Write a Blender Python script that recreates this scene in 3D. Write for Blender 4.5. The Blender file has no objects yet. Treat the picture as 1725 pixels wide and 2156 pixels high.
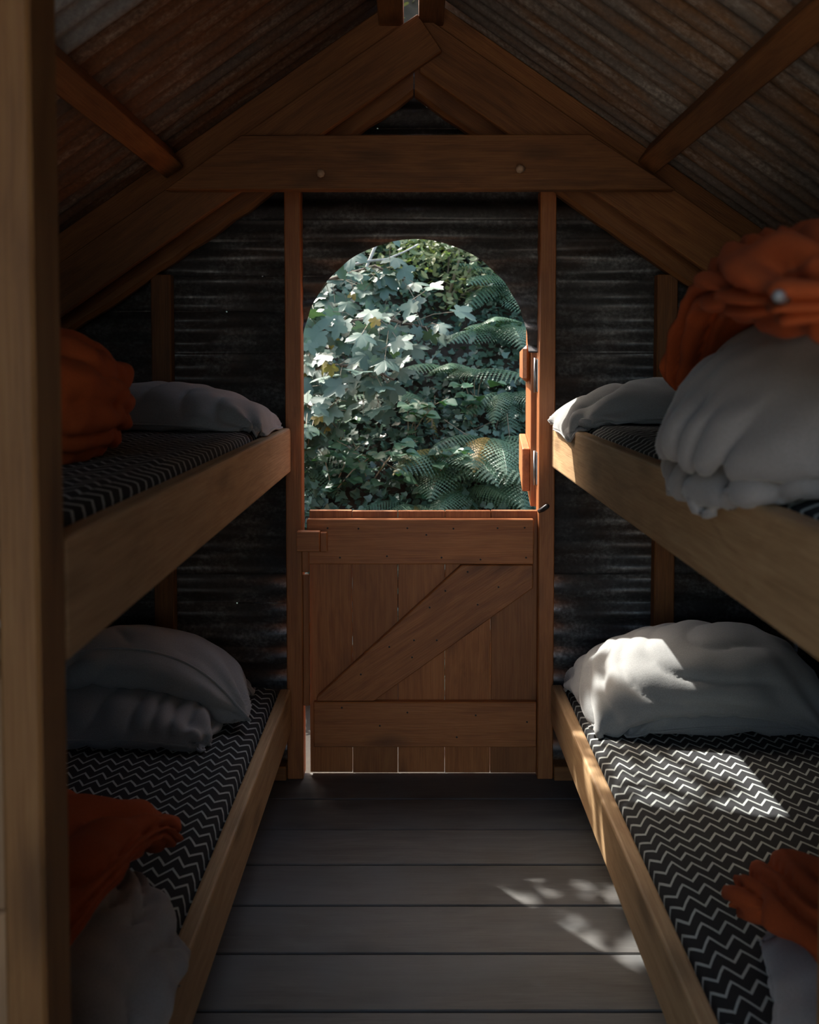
import bpy, bmesh, math, random
import numpy as np
from mathutils import Vector, Matrix, Euler, noise

random.seed(11)
rng = np.random.default_rng(11)
scene = bpy.context.scene
col = scene.collection

# ------------------------------------------------------------------ camera
F_PX, CX, HORIZON, PITCH, CAM_Z = 1980.0, 872.0, 772.0, math.radians(2.5), 1.312
PY0 = HORIZON + F_PX * math.tan(PITCH)
cam_data = bpy.data.cameras.new('camera')
cam_data.sensor_fit = 'HORIZONTAL'
cam_data.sensor_width = 24.0
cam_data.lens = F_PX / 1725.0 * 24.0
cam_data.shift_x = (862.5 - CX) / 1725.0
cam_data.shift_y = (PY0 - 1078.0) / 1725.0
cam_data.clip_start = 0.05
cam_data.dof.use_dof = True
cam_data.dof.focus_distance = 2.95
cam_data.dof.aperture_fstop = 3.6
cam = bpy.data.objects.new('camera', cam_data)
cam.location = (0, 0, CAM_Z)
cam.rotation_euler = (math.radians(90) - PITCH, 0, 0)
col.objects.link(cam)
scene.camera = cam

# ------------------------------------------------------------------ sky, sun, exposure
SUN_DIR = Vector((0.58, -0.706, -1.0)).normalized()      # the way the sunlight travels
world = bpy.data.worlds.new('sky')
scene.world = world
world.use_nodes = True
wn = world.node_tree.nodes
wl = world.node_tree.links
bg = wn['Background']
sky = wn.new('ShaderNodeTexSky')
sky.sky_type = 'NISHITA'
sky.sun_disc = False
sky.sun_elevation = math.radians(47)
sky.sun_rotation = math.radians(-39)
sky.air_density = 1.0
sky.dust_density = 3.0
sky.ozone_density = 1.0
wb = wn.new('ShaderNodeMixRGB')           # white balance of the whole sky
wb.blend_type = 'MULTIPLY'
wb.inputs[0].default_value = 1.0
wb.inputs[2].default_value = (1.0, 0.93, 0.83, 1)
wl.new(sky.outputs['Color'], wb.inputs[1])
wl.new(wb.outputs[0], bg.inputs['Color'])
bg.inputs['Strength'].default_value = 0.26
sun_data = bpy.data.lights.new('sun', 'SUN')
sun_data.energy = 3.7
sun_data.angle = math.radians(0.6)
sun_data.color = (1.0, 0.965, 0.90)
sun = bpy.data.objects.new('sun', sun_data)
sun.rotation_euler = SUN_DIR.to_track_quat('-Z', 'Y').to_euler()
sun.location = (-4, 7, 8)
col.objects.link(sun)
scene.view_settings.view_transform = 'Standard'
scene.view_settings.look = 'None'
scene.view_settings.exposure = 1.7
scene.view_settings.gamma = 1.0
scene.view_settings.use_curve_mapping = False


def at(px, py, Y):
    """World point at distance Y in front of the camera for a photo position."""
    a = (px - CX) / F_PX
    b = -(py - PY0) / F_PX
    y = b * math.sin(PITCH) + math.cos(PITCH)
    z = b * math.cos(PITCH) - math.sin(PITCH)
    return Vector((a * Y / y, Y, CAM_Z + z * Y / y))


# ------------------------------------------------------------------ helpers
def tag(o, label=None, cat=None, group=None, kind=None):
    if label: o['label'] = label
    if cat: o['category'] = cat
    if group: o['group'] = group
    if kind: o['kind'] = kind
    return o


def empty(name, loc=(0, 0, 0)):
    o = bpy.data.objects.new(name, None)
    o.empty_display_size = 0.1
    o.location = loc
    col.objects.link(o)
    return o


def set_parent(o, parent):
    if parent is not None:
        o.parent = parent
        o.matrix_parent_inverse = Matrix.Translation(parent.location).inverted() if parent.type == 'EMPTY' else parent.matrix_basis.inverted()


def mesh_obj(name, verts, faces, mat, parent=None, smooth=False, matrix=None, uv=None):
    me = bpy.data.meshes.new(name)
    me.from_pydata([tuple(v) for v in verts], [], [tuple(f) for f in faces])
    if uv is not None:
        lay = me.uv_layers.new(name='UVMap')
        idx = np.empty(len(me.loops), dtype=np.int32)
        me.loops.foreach_get('vertex_index', idx)
        lay.data.foreach_set('uv', np.asarray(uv, dtype=np.float32)[idx].ravel())
    if smooth:
        me.polygons.foreach_set('use_smooth', [True] * len(me.polygons))
    me.materials.append(mat)
    me.update()
    o = bpy.data.objects.new(name, me)
    if matrix is not None:
        o.matrix_basis = matrix
    col.objects.link(o)
    set_parent(o, parent)
    return o


def bm_obj(name, bm, mat, parent=None, matrix=None, smooth=False):
    me = bpy.data.meshes.new(name)
    bmesh.ops.recalc_face_normals(bm, faces=bm.faces)
    bm.to_mesh(me)
    bm.free()
    if smooth:
        me.polygons.foreach_set('use_smooth', [True] * len(me.polygons))
    me.materials.append(mat)
    o = bpy.data.objects.new(name, me)
    if matrix is not None:
        o.matrix_basis = matrix
    col.objects.link(o)
    set_parent(o, parent)
    return o


def box_bm(lx, ly, lz, bevel=0.003, seg=1):
    bm = bmesh.new()
    bmesh.ops.create_cube(bm, size=1.0)
    bmesh.ops.scale(bm, vec=(lx, ly, lz), verts=bm.verts)
    if bevel:
        bmesh.ops.bevel(bm, geom=list(bm.edges), offset=bevel, segments=seg, profile=0.5, affect='EDGES')
    return bm


def timber(name, c0, c1, mat, parent=None, along='x', bevel=0.003, seg=1):
    """Axis-aligned timber between two corners, its own X axis along the grain."""
    c0, c1 = Vector(c0), Vector(c1)
    mid = (c0 + c1) / 2
    d = Vector((abs(c1.x - c0.x), abs(c1.y - c0.y), abs(c1.z - c0.z)))
    if along == 'x':
        m, L = Matrix.Identity(3), (d.x, d.y, d.z)
    elif along == 'y':
        m, L = Matrix.Rotation(math.pi / 2, 3, 'Z'), (d.y, d.x, d.z)
    else:
        m, L = Matrix.Rotation(-math.pi / 2, 3, 'Y'), (d.z, d.y, d.x)
    return bm_obj(name, box_bm(*L, bevel=bevel, seg=seg), mat, parent, Matrix.Translation(mid) @ m.to_4x4())


def board_xz(name, pts, y0, y1, ang, mat, parent=None, bevel=0.003, wavy=None):
    """Board cut from an outline in the XZ plane, between y0 (near) and y1, grain along `ang`."""
    cx = sum(p[0] for p in pts) / len(pts)
    cz = sum(p[1] for p in pts) / len(pts)
    M = Matrix.Translation((cx, (y0 + y1) / 2, cz)) @ Matrix.Rotation(-ang, 4, 'Y')
    Mi = M.inverted()
    bm = bmesh.new()
    h = (y1 - y0) / 2
    a = [bm.verts.new(Mi @ Vector((p[0], y0, p[1]))) for p in pts]
    b = [bm.verts.new(Mi @ Vector((p[0], y1, p[1]))) for p in pts]
    n = len(pts)
    bm.faces.new(a)
    bm.faces.new(b[::-1])
    for i in range(n):
        bm.faces.new((a[i], b[i], b[(i + 1) % n], a[(i + 1) % n]))
    bmesh.ops.recalc_face_normals(bm, faces=bm.faces)
    if bevel:
        bmesh.ops.bevel(bm, geom=list(bm.edges), offset=bevel, segments=1, profile=0.5, affect='EDGES')
    return bm_obj(name, bm, mat, parent, M)


def tube_mesh(pts, radii, sides=6):
    pts = [Vector(p) for p in pts]
    V, Fc = [], []
    for i, p in enumerate(pts):
        t = (pts[min(i + 1, len(pts) - 1)] - pts[max(i - 1, 0)]).normalized()
        u = t.cross(Vector((0, 0, 1)))
        if u.length < 1e-3: u = t.cross(Vector((1, 0, 0)))
        u.normalize()
        w = t.cross(u)
        r = radii[i] if hasattr(radii, '__len__') else radii
        for k in range(sides):
            a = 2 * math.pi * k / sides
            V.append(p + (u * math.cos(a) + w * math.sin(a)) * r)
    for i in range(len(pts) - 1):
        for k in range(sides):
            k2 = (k + 1) % sides
            Fc.append((i * sides + k, i * sides + k2, (i + 1) * sides + k2, (i + 1) * sides + k))
    Fc.append(tuple(range(sides))[::-1])
    Fc.append(tuple((len(pts) - 1) * sides + k for k in range(sides)))
    return V, Fc


# ------------------------------------------------------------------ materials
class NT:
    def __init__(self, name):
        self.m = bpy.data.materials.new(name)
        self.m.use_nodes = True
        self.t = self.m.node_tree
        self.b = self.t.nodes['Principled BSDF']

    def n(self, typ, **kw):
        nd = self.t.nodes.new('ShaderNode' + typ)
        for k, v in kw.items():
            if k in nd.inputs: nd.inputs[k].default_value = v
            else: setattr(nd, k, v)
        return nd

    def l(self, a, b):
        self.t.links.new(a, b)

    def math(self, op, a, b=None):
        nd = self.n('Math', operation=op)
        for i, v in enumerate((a, b)):
            if v is None: continue
            if hasattr(v, 'links'): self.l(v, nd.inputs[i])
            else: nd.inputs[i].default_value = v
        return nd.outputs[0]

    def ramp(self, fac, stops, interp='LINEAR'):
        r = self.n('ValToRGB')
        r.color_ramp.interpolation = interp
        e = r.color_ramp.elements
        while len(e) < len(stops): e.new(0.5)
        for el, (p, c) in zip(e, stops):
            el.position = p
            el.color = (c, c, c, 1) if not hasattr(c, '__len__') else (*c, 1)
        self.l(fac, r.inputs['Fac'])
        return r.outputs['Color']

    def mix(self, fac, a, b, blend='MIX'):
        nd = self.n('MixRGB', blend_type=blend)
        for i, v in enumerate((fac, a, b)):
            if hasattr(v, 'links'): self.l(v, nd.inputs[i])
            elif hasattr(v, '__len__'): nd.inputs[i].default_value = (*v, 1)
            else: nd.inputs[i].default_value = v
        return nd.outputs[0]

    def bump(self, h, strength, dist=0.01):
        nd = self.n('Bump', Strength=strength, Distance=dist)
        self.l(h, nd.inputs['Height'])
        self.l(nd.outputs[0], self.b.inputs['Normal'])


def wood_mat(name, dark, mid, light, rough=0.62, knots=0.5, grey=None, grain=1.0, stripes=0.35):
    t = NT(name)
    tc = t.n('TexCoord')
    oi = t.n('ObjectInfo')
    off = t.n('VectorMath', operation='SCALE')
    cmb = t.n('CombineXYZ')
    t.l(oi.outputs['Random'], cmb.inputs[0])
    t.l(oi.outputs['Random'], cmb.inputs[1])
    t.l(oi.outputs['Random'], cmb.inputs[2])
    t.l(cmb.outputs[0], off.inputs[0])
    off.inputs['Scale'].default_value = 37.0
    add = t.n('VectorMath', operation='ADD')
    t.l(tc.outputs['Object'], add.inputs[0])
    t.l(off.outputs[0], add.inputs[1])
    # slow warp, so that the grain bends round knots
    wz = t.n('TexNoise', Scale=2.6, Detail=2.0)
    t.l(add.outputs[0], wz.inputs['Vector'])
    mp = t.n('Mapping')
    mp.inputs['Scale'].default_value = (1.6, 26 * grain, 26 * grain)
    t.l(add.outputs[0], mp.inputs['Vector'])
    w2 = t.n('VectorMath', operation='SCALE')
    t.l(wz.outputs['Color'], w2.inputs[0])
    w2.inputs['Scale'].default_value = 2.4
    ad2 = t.n('VectorMath', operation='ADD')
    t.l(mp.outputs[0], ad2.inputs[0])
    t.l(w2.outputs[0], ad2.inputs[1])
    g = t.n('TexNoise', Scale=1.6, Detail=6.0, Roughness=0.62)
    t.l(ad2.outputs[0], g.inputs['Vector'])
    mp2 = t.n('Mapping')
    mp2.inputs['Scale'].default_value = (5, 210, 210)
    t.l(add.outputs[0], mp2.inputs['Vector'])
    fine = t.n('TexNoise', Scale=1.5, Detail=2.0)
    t.l(mp2.outputs[0], fine.inputs['Vector'])
    c = t.ramp(g.outputs['Fac'], [(0.28, dark), (0.5, mid), (0.74, light)])
    c = t.mix(stripes, c, t.ramp(fine.outputs['Fac'], [(0.3, dark), (0.7, light)]))
    # broad tone
    br = t.n('TexNoise', Scale=1.3, Detail=1.0)
    t.l(add.outputs[0], br.inputs['Vector'])
    c = t.mix(0.7, c, t.ramp(br.outputs['Fac'], [(0.25, 0.68), (0.75, 1.3)]), 'MULTIPLY')
    tone = t.math('ADD', t.math('MULTIPLY', oi.outputs['Random'], 0.34), 0.82)
    c = t.mix(1.0, c, tone, 'MULTIPLY')
    if knots:
        mk = t.n('Mapping')
        mk.inputs['Scale'].default_value = (3.2, 9.0, 9.0)
        t.l(add.outputs[0], mk.inputs['Vector'])
        v = t.n('TexVoronoi', feature='F1')
        v.inputs['Scale'].default_value = 1.0
        t.l(mk.outputs[0], v.inputs['Vector'])
        k = t.ramp(v.outputs['Distance'], [(0.10, 1.0), (0.19, 0.5), (0.30, 0.0)])
        c = t.mix(t.math('MULTIPLY', k, knots), c, tuple(x * 0.32 for x in dark))
    if grey:
        gn = t.n('TexNoise', Scale=4.0, Detail=4.0)
        t.l(add.outputs[0], gn.inputs['Vector'])
        c = t.mix(t.ramp(gn.outputs['Fac'], [(0.35, 0.0), (0.7, 0.8)]), c, grey)
    t.l(c, t.b.inputs['Base Color'])
    t.b.inputs['Roughness'].default_value = rough
    hh = t.mix(0.5, g.outputs['Fac'], fine.outputs['Fac'])
    t.bump(hh, 0.35, 0.004)
    return t.m


def rust_mat(name, steel, rust, pale, rust_lo, rust_hi, pale_lo, pale_hi, stretch=(1, 1, 1), rough=0.72, metallic=0.0):
    t = NT(name)
    tc = t.n('TexCoord')
    oi = t.n('ObjectInfo')
    cmb = t.n('CombineXYZ')
    t.l(oi.outputs['Random'], cmb.inputs[0])
    t.l(oi.outputs['Random'], cmb.inputs[1])
    sc = t.n('VectorMath', operation='SCALE')
    t.l(cmb.outputs[0], sc.inputs[0])
    sc.inputs['Scale'].default_value = 23.0
    add = t.n('VectorMath', operation='ADD')
    t.l(tc.outputs['Object'], add.inputs[0])
    t.l(sc.outputs[0], add.inputs[1])
    mp = t.n('Mapping')
    mp.inputs['Scale'].default_value = stretch
    t.l(add.outputs[0], mp.inputs['Vector'])
    a = t.n('TexNoise', Scale=3.2, Detail=7.0, Roughness=0.66)
    t.l(mp.outputs[0], a.inputs['Vector'])
    b = t.n('TexNoise', Scale=7.5, Detail=8.0, Roughness=0.75)
    t.l(mp.outputs[0], b.inputs['Vector'])
    f = t.n('TexNoise', Scale=90.0, Detail=3.0)
    t.l(add.outputs[0], f.inputs['Vector'])
    c = t.mix(t.ramp(a.outputs['Fac'], [(rust_lo, 0.0), (rust_hi, 1.0)]), steel, rust)
    pm = t.math('MULTIPLY', t.ramp(b.outputs['Fac'], [(pale_lo, 0.0), (pale_hi, 1.0)]), t.ramp(f.outputs['Fac'], [(0.35, 0.25), (0.65, 1.0)]))
    c = t.mix(pm, c, pale)
    c = t.mix(0.6, c, t.ramp(f.outputs['Fac'], [(0.25, 0.55), (0.75, 1.4)]), 'MULTIPLY')
    t.l(c, t.b.inputs['Base Color'])
    t.b.inputs['Roughness'].default_value = rough
    t.b.inputs['Metallic'].default_value = metallic
    t.bump(f.outputs['Fac'], 0.25, 0.003)
    return t.m


def cloth_mat(name, base, dark, weave=900.0, rough=0.9, sheen=0.3, mott=0.5):
    t = NT(name)
    tc = t.n('TexCoord')
    a = t.n('TexNoise', Scale=5.0, Detail=5.0, Roughness=0.6)
    t.l(tc.outputs['Object'], a.inputs['Vector'])
    b = t.n('TexNoise', Scale=weave * 0.35, Detail=2.0)
    t.l(tc.outputs['Object'], b.inputs['Vector'])
    c = t.mix(t.ramp(a.outputs['Fac'], [(0.3, 0.0), (0.7, mott)]), base, dark)
    c = t.mix(0.35, c, t.ramp(b.outputs['Fac'], [(0.3, 0.7), (0.7, 1.25)]), 'MULTIPLY')
    t.l(c, t.b.inputs['Base Color'])
    t.b.inputs['Roughness'].default_value = rough
    t.b.inputs['Sheen Weight'].default_value = sheen
    w = t.n('TexNoise', Scale=38.0, Detail=3.0)
    t.l(tc.outputs['Object'], w.inputs['Vector'])
    t.bump(t.mix(0.4, w.outputs['Fac'], b.outputs['Fac']), 0.25, 0.003)
    return t.m


def zigzag_mat(name):
    t = NT(name)
    uv = t.n('UVMap')
    sp = t.n('SeparateXYZ')
    t.l(uv.outputs[0], sp.inputs[0])
    u, v = sp.outputs[0], sp.outputs[1]
    nz = t.n('TexNoise', Scale=7.0, Detail=1.0)
    t.l(uv.outputs[0], nz.inputs['Vector'])
    wob = t.math('MULTIPLY', t.math('SUBTRACT', nz.outputs['Fac'], 0.5), 0.016)
    PER, ROW, AMP, WID = 0.0415, 0.0395, 0.030, 0.22
    tri = t.math('PINGPONG', t.math('DIVIDE', t.math('ADD', u, wob), PER / 2), 1.0)
    s = t.math('DIVIDE', t.math('ADD', t.math('ADD', v, wob), t.math('MULTIPLY', tri, AMP)), ROW)
    f = t.math('FRACT', s)
    line = t.math('LESS_THAN', f, WID)
    th = t.n('TexNoise', Scale=420.0, Detail=2.0)
    t.l(uv.outputs[0], th.inputs['Vector'])
    c = t.mix(line, (0.010, 0.011, 0.013), (0.40, 0.43, 0.41))
    c = t.mix(0.4, c, t.ramp(th.outputs['Fac'], [(0.3, 0.6), (0.7, 1.3)]), 'MULTIPLY')
    t.l(c, t.b.inputs['Base Color'])
    t.b.inputs['Roughness'].default_value = 0.9
    t.bump(th.outputs['Fac'], 0.2, 0.002)
    return t.m


def plain_mat(name, base, rough=0.6, metallic=0.0, var=0.25, scale=30.0):
    t = NT(name)
    tc = t.n('TexCoord')
    a = t.n('TexNoise', Scale=scale, Detail=3.0)
    t.l(tc.outputs['Object'], a.inputs['Vector'])
    c = t.mix(1.0, base, t.ramp(a.outputs['Fac'], [(0.3, 1 - var), (0.7, 1 + var)]), 'MULTIPLY')
    t.l(c, t.b.inputs['Base Color'])
    t.b.inputs['Roughness'].default_value = rough
    t.b.inputs['Metallic'].default_value = metallic
    return t.m


def leaf_mat(name, a, b, rough=0.38, trans=0.25, spec=0.5, island=True):
    t = NT(name)
    if island:
        r = t.n('NewGeometry').outputs['Random Per Island']
    else:
        r = t.n('ObjectInfo').outputs['Random']
    c = t.mix(r, a, b)
    t.l(c, t.b.inputs['Base Color'])
    t.b.inputs['Roughness'].default_value = rough
    t.b.inputs['Specular IOR Level'].default_value = spec
    tr = t.n('BsdfTranslucent')
    t.l(t.mix(1.0, c, (1.0, 1.25, 0.45), 'MULTIPLY'), tr.inputs['Color'])
    mx = t.n('MixShader')
    mx.inputs['Fac'].default_value = trans
    out = t.t.nodes['Material Output']
    t.l(t.b.outputs[0], mx.inputs[1])
    t.l(tr.outputs[0], mx.inputs[2])
    t.l(mx.outputs[0], out.inputs['Surface'])
    return t.m


M_FRAME = wood_mat('frame_timber', (0.13, 0.044, 0.012), (0.25, 0.094, 0.026), (0.36, 0.15, 0.045))
M_DOOR = wood_mat('door_timber', (0.24, 0.068, 0.017), (0.41, 0.132, 0.034), (0.53, 0.20, 0.060), knots=0.6, rough=0.5)
M_RAIL = wood_mat('rail_timber', (0.29, 0.165, 0.075), (0.44, 0.275, 0.135), (0.55, 0.37, 0.20), knots=0.45)
M_POST = wood_mat('post_timber', (0.19, 0.080, 0.024), (0.31, 0.145, 0.046), (0.40, 0.21, 0.075), knots=0.6)
M_PALE = wood_mat('pale_timber', (0.30, 0.17, 0.085), (0.40, 0.245, 0.13), (0.48, 0.31, 0.17), knots=0.3)
M_FLOOR = wood_mat('floor_timber', (0.058, 0.050, 0.042), (0.10, 0.090, 0.079), (0.155, 0.142, 0.128), grey=(0.105, 0.113, 0.118), knots=0.5, grain=0.7)
M_SLAT = wood_mat('slat_timber', (0.12, 0.075, 0.04), (0.2, 0.13, 0.075), (0.28, 0.19, 0.11))
M_WALL = rust_mat('wall_iron', (0.085, 0.083, 0.084), (0.085, 0.056, 0.043), (0.34, 0.35, 0.35), 0.45, 0.70, 0.46, 0.72, (0.8, 1, 1.6), rough=0.42, metallic=0.35)
M_ROOF_RUST = rust_mat('rusty_roof_iron', (0.12, 0.095, 0.08), (0.20, 0.085, 0.036), (0.46, 0.37, 0.29), 0.36, 0.58, 0.50, 0.74, (0.55, 3.2, 1))
M_ROOF_MIX = rust_mat('mottled_roof_iron', (0.24, 0.205, 0.175), (0.30, 0.155, 0.07), (0.60, 0.54, 0.47), 0.45, 0.62, 0.48, 0.72, (0.55, 3.2, 1))
M_ROOF_GREY = rust_mat('grey_roof_iron', (0.27, 0.29, 0.30), (0.20, 0.15, 0.11), (0.46, 0.48, 0.50), 0.6, 0.8, 0.5, 0.75, (0.5, 3.2, 1), rough=0.5)
M_PILLOW = cloth_mat('grey_pillow_linen', (0.29, 0.295, 0.29), (0.24, 0.245, 0.24))
M_DUVET = cloth_mat('grey_duvet_linen', (0.25, 0.235, 0.225), (0.205, 0.195, 0.188))
M_WHITE = cloth_mat('pale_cotton', (0.42, 0.41, 0.40), (0.36, 0.35, 0.34))
M_ORANGE = cloth_mat('burnt_orange_cotton', (0.41, 0.072, 0.010), (0.31, 0.050, 0.007), sheen=0.0)
M_ZIG = zigzag_mat('zigzag_cover')
M_METAL = plain_mat('zinc_steel', (0.42, 0.45, 0.47), rough=0.4, metallic=0.9)
M_DARKMETAL = plain_mat('dark_iron', (0.03, 0.028, 0.028), rough=0.45, metallic=0.4)
M_SNAP = plain_mat('dull_snap_steel', (0.20, 0.21, 0.22), rough=0.55, metallic=0.3)
M_NAIL = plain_mat('nail_iron', (0.035, 0.022, 0.016), rough=0.7)
M_PEG = plain_mat('pale_peg_wood', (0.55, 0.36, 0.24), rough=0.55)

# ------------------------------------------------------------------ shell dimensions
WALL_Y = 3.0
REAR_Y = -0.35
SIDE = 1.24
ROOF_Z0, ROOF_S = 2.437, 0.684
ARC_X, ARC_Z, ARC_R = 0.004, 1.356, 0.360
OPEN_L, OPEN_R = -0.352, 0.392          # between the door posts
WAVE = 0.076


def roof_z(x):
    return ROOF_Z0 - ROOF_S * abs(x)


# ------------------------------------------------------------------ floor
floor = tag(timber('floor', (-SIDE, REAR_Y, -0.09), (SIDE, WALL_Y + 0.03, -0.034), M_SLAT, bevel=0), kind='structure')
BOARD, Y_EDGE = 0.1882, 2.803
ys = []
y = Y_EDGE + BOARD
while y > REAR_Y + 0.02:
    ys.append(y)
    y -= BOARD
ys.append(y)
for i in range(len(ys) - 1):
    dz = random.uniform(-0.0015, 0.0)
    timber('floorboard', (-SIDE + .01, ys[i + 1] + 0.0026, -0.034 + dz), (SIDE - .01, ys[i] - 0.0026, dz), M_FLOOR, floor, 'x', bevel=0.0025)


# ------------------------------------------------------------------ corrugated end wall with the arched doorway
def sheet_wall(name, spans, zs, mat, parent, y0, holes=()):
    """Corrugated sheet (horizontal waves) from rows; spans(z) lists the x intervals that exist at height z."""
    V, Fc = [], []
    zs = sorted(set(zs))
    for i in range(len(zs) - 1):
        za, zb = zs[i], zs[i + 1]
        zm = (za + zb) / 2
        sa, sb, sm = spans(za + 1e-6), spans(zb - 1e-6), spans(zm)
        if not (len(sa) == len(sb) == len(sm)):
            sa = sb = sm
        for (a0, a1), (b0, b1) in zip(sa, sb):
            cuts = [(0, 1)]
            hs = [h for h in holes if abs(h[1] - zm) < 0.0024 and a0 < h[0] < a1]
            base = len(V)
            ya = y0 + 0.0092 * math.sin(2 * math.pi * za / WAVE)
            yb = y0 + 0.0092 * math.sin(2 * math.pi * zb / WAVE)
            segs = [(a0, a1, b0, b1)]
            if hs:
                h = hs[0]
                segs = [(a0, h[0] - .0022, b0, h[0] - .0022), (h[0] + .0022, a1, h[0] + .0022, b1)]
            for (p, q, r, s) in segs:
                k = len(V)
                V += [(p, ya, za), (q, ya, za), (s, yb, zb), (r, yb, zb)]
                Fc.append((k, k + 1, k + 2, k + 3))
    o = mesh_obj(name, V, Fc, mat, parent)
    bm = bmesh.new()
    bm.from_mesh(o.data)
    bmesh.ops.remove_doubles(bm, verts=bm.verts, dist=1e-5)
    bm.to_mesh(o.data)
    bm.free()
    o.data.polygons.foreach_set('use_smooth', [True] * len(o.data.polygons))
    md = o.modifiers.new('gauge', 'SOLIDIFY')
    md.thickness = 0.0012
    md.offset = 1.0
    return o


def zrows(a, b, step=0.0095, extra=()):
    n = max(2, int((b - a) / step))
    zs = [a + (b - a) * i / n for i in range(n + 1)]
    for h in extra:
        if a < h - .0022 and h + .0022 < b:
            zs = [z for z in zs if abs(z - h) > 0.004] + [h - .0022, h + .0022]
    return zs


def gable_x(z):
    return min(SIDE + 0.02, max(0.03, (ROOF_Z0 + 0.012 - z) / ROOF_S))


def arch_half(z):
    if z < ARC_Z: return ARC_R
    d = ARC_R ** 2 - (z - ARC_Z) ** 2
    return math.sqrt(d) if d > 1e-5 else 0.0


wall_back = tag(empty('wall_back', (0, WALL_Y, 0)), kind='structure')
HOLES = [(at(553, 582, 3.0).x, at(553, 582, 3.0).z), (at(478, 656, 3.0).x, at(478, 656, 3.0).z),
         (at(795, 271, 3.0).x, at(795, 271, 3.0).z), (at(497, 1273, 3.0).x, at(497, 1273, 3.0).z)]
hz = [h[1] for h in HOLES]
ARC_TOP = ARC_Z + ARC_R


def spans_mid(z):
    w, g = arch_half(z), gable_x(z)
    if z < ARC_Z:
        return [(-g, OPEN_L - 0.012), (OPEN_R + 0.012, g)]
    if w > 0: return [(-g, ARC_X - w), (ARC_X + w, g)]
    return [(-g, ARC_X), (ARC_X, g)]


sheet_wall('corrugated_sheet', lambda z: [(-SIDE - .02, OPEN_L - 0.012)], zrows(-0.03, 0.668, extra=hz), M_WALL, wall_back, WALL_Y + 0.012, HOLES)
sheet_wall('corrugated_sheet', lambda z: [(OPEN_R + 0.012, SIDE + .02)], zrows(-0.03, 0.668, extra=hz), M_WALL, wall_back, WALL_Y + 0.012, HOLES)
mid_rows = zrows(0.645, ARC_Z, extra=hz) + zrows(ARC_Z, ARC_TOP - 0.03, 0.006, extra=hz) + [ARC_TOP - 0.03 * (1 - (k / 10) ** .5) for k in range(11)] + zrows(ARC_TOP, 1.80)
sheet_wall('corrugated_sheet', spans_mid, mid_rows, M_WALL, wall_back, WALL_Y, HOLES)
sheet_wall('corrugated_sheet', lambda z: [(-gable_x(z), gable_x(z))], zrows(1.775, 2.385, extra=hz), M_WALL, wall_back, WALL_Y - 0.006, HOLES)


# ------------------------------------------------------------------ side walls and rear wall (mostly hidden behind the bunks)
def side_sheet(name, x, y0, y1, z0, z1, parent):
    V, Fc = [], []
    zs = np.arange(z0, z1 + 0.009, 0.0127)
    for z in zs:
        xx = x + 0.0075 * math.sin(2 * math.pi * z / WAVE)
        V += [(xx, y0, z), (xx, y1, z)]
    for i in range(len(zs) - 1):
        Fc.append((2 * i, 2 * i + 1, 2 * i + 3, 2 * i + 2))
    o = mesh_obj(name, V, Fc, M_WALL, parent, smooth=True)
    md = o.modifiers.new('gauge', 'SOLIDIFY')
    md.thickness = 0.0012
    return o


EAVE = roof_z(SIDE)
for nm, x in (('wall_left', -SIDE), ('wall_right', SIDE)):
    w = tag(empty(nm, (x, 1.1, 0)), kind='structure')
    for y0, y1, dx in ((REAR_Y, 1.17, 0), (1.14, WALL_Y + 0.02, 0.002)):
        side_sheet('corrugated_sheet', x + dx * (1 if x > 0 else -1), y0, y1, -0.03, 0.84, w)
        side_sheet('corrugated_sheet', x + (dx + 0.003) * (1 if x > 0 else -1), y0, y1, 0.80, EAVE + .01, w)
wall_front = tag(empty('wall_front', (0, REAR_Y, 0)), kind='structure')
R_L, R_R, R_TOP = -0.62, 0.42, 2.18
sheet_wall('corrugated_sheet', lambda z: [(-gable_x(z), R_L)] if gable_x(z) > .63 else [], zrows(-0.03, R_TOP, 0.0127), M_WALL, wall_front, REAR_Y)
sheet_wall('corrugated_sheet', lambda z: [(R_R, gable_x(z))] if gable_x(z) > .43 else [], zrows(-0.03, R_TOP, 0.0127), M_WALL, wall_front, REAR_Y)
sheet_wall('corrugated_sheet', lambda z: [(-gable_x(z), gable_x(z))], zrows(R_TOP - .02, 2.40, 0.0127), M_WALL, wall_front, REAR_Y - 0.004)

# unseen sheet added behind the camera, keeps rear light off the left wall
light_screen = tag(empty('wall_light_screen', (0.9, -1.6, 0)), kind='structure')
V, Fc = [], []
zs_ = np.arange(-0.14, 2.9, 0.019)
for z in zs_:
    dxx = 0.009 * math.sin(2 * math.pi * z / WAVE)
    V += [(0.44 + dxx, REAR_Y - 0.01, z), (0.56 + dxx, -4.6, z)]
Fc = [(2 * i, 2 * i + 1, 2 * i + 3, 2 * i + 2) for i in range(len(zs_) - 1)]
pw = mesh_obj('corrugated_sheet', V, Fc, M_WALL, light_screen, smooth=True)
pw.modifiers.new('gauge', 'SOLIDIFY').thickness = 0.0012

# ------------------------------------------------------------------ roof: corrugated sheets running from ridge to eave
ceiling = tag(empty('ceiling', (0, 1.1, ROOF_Z0)), kind='structure')
ANG = math.atan(ROOF_S)


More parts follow.
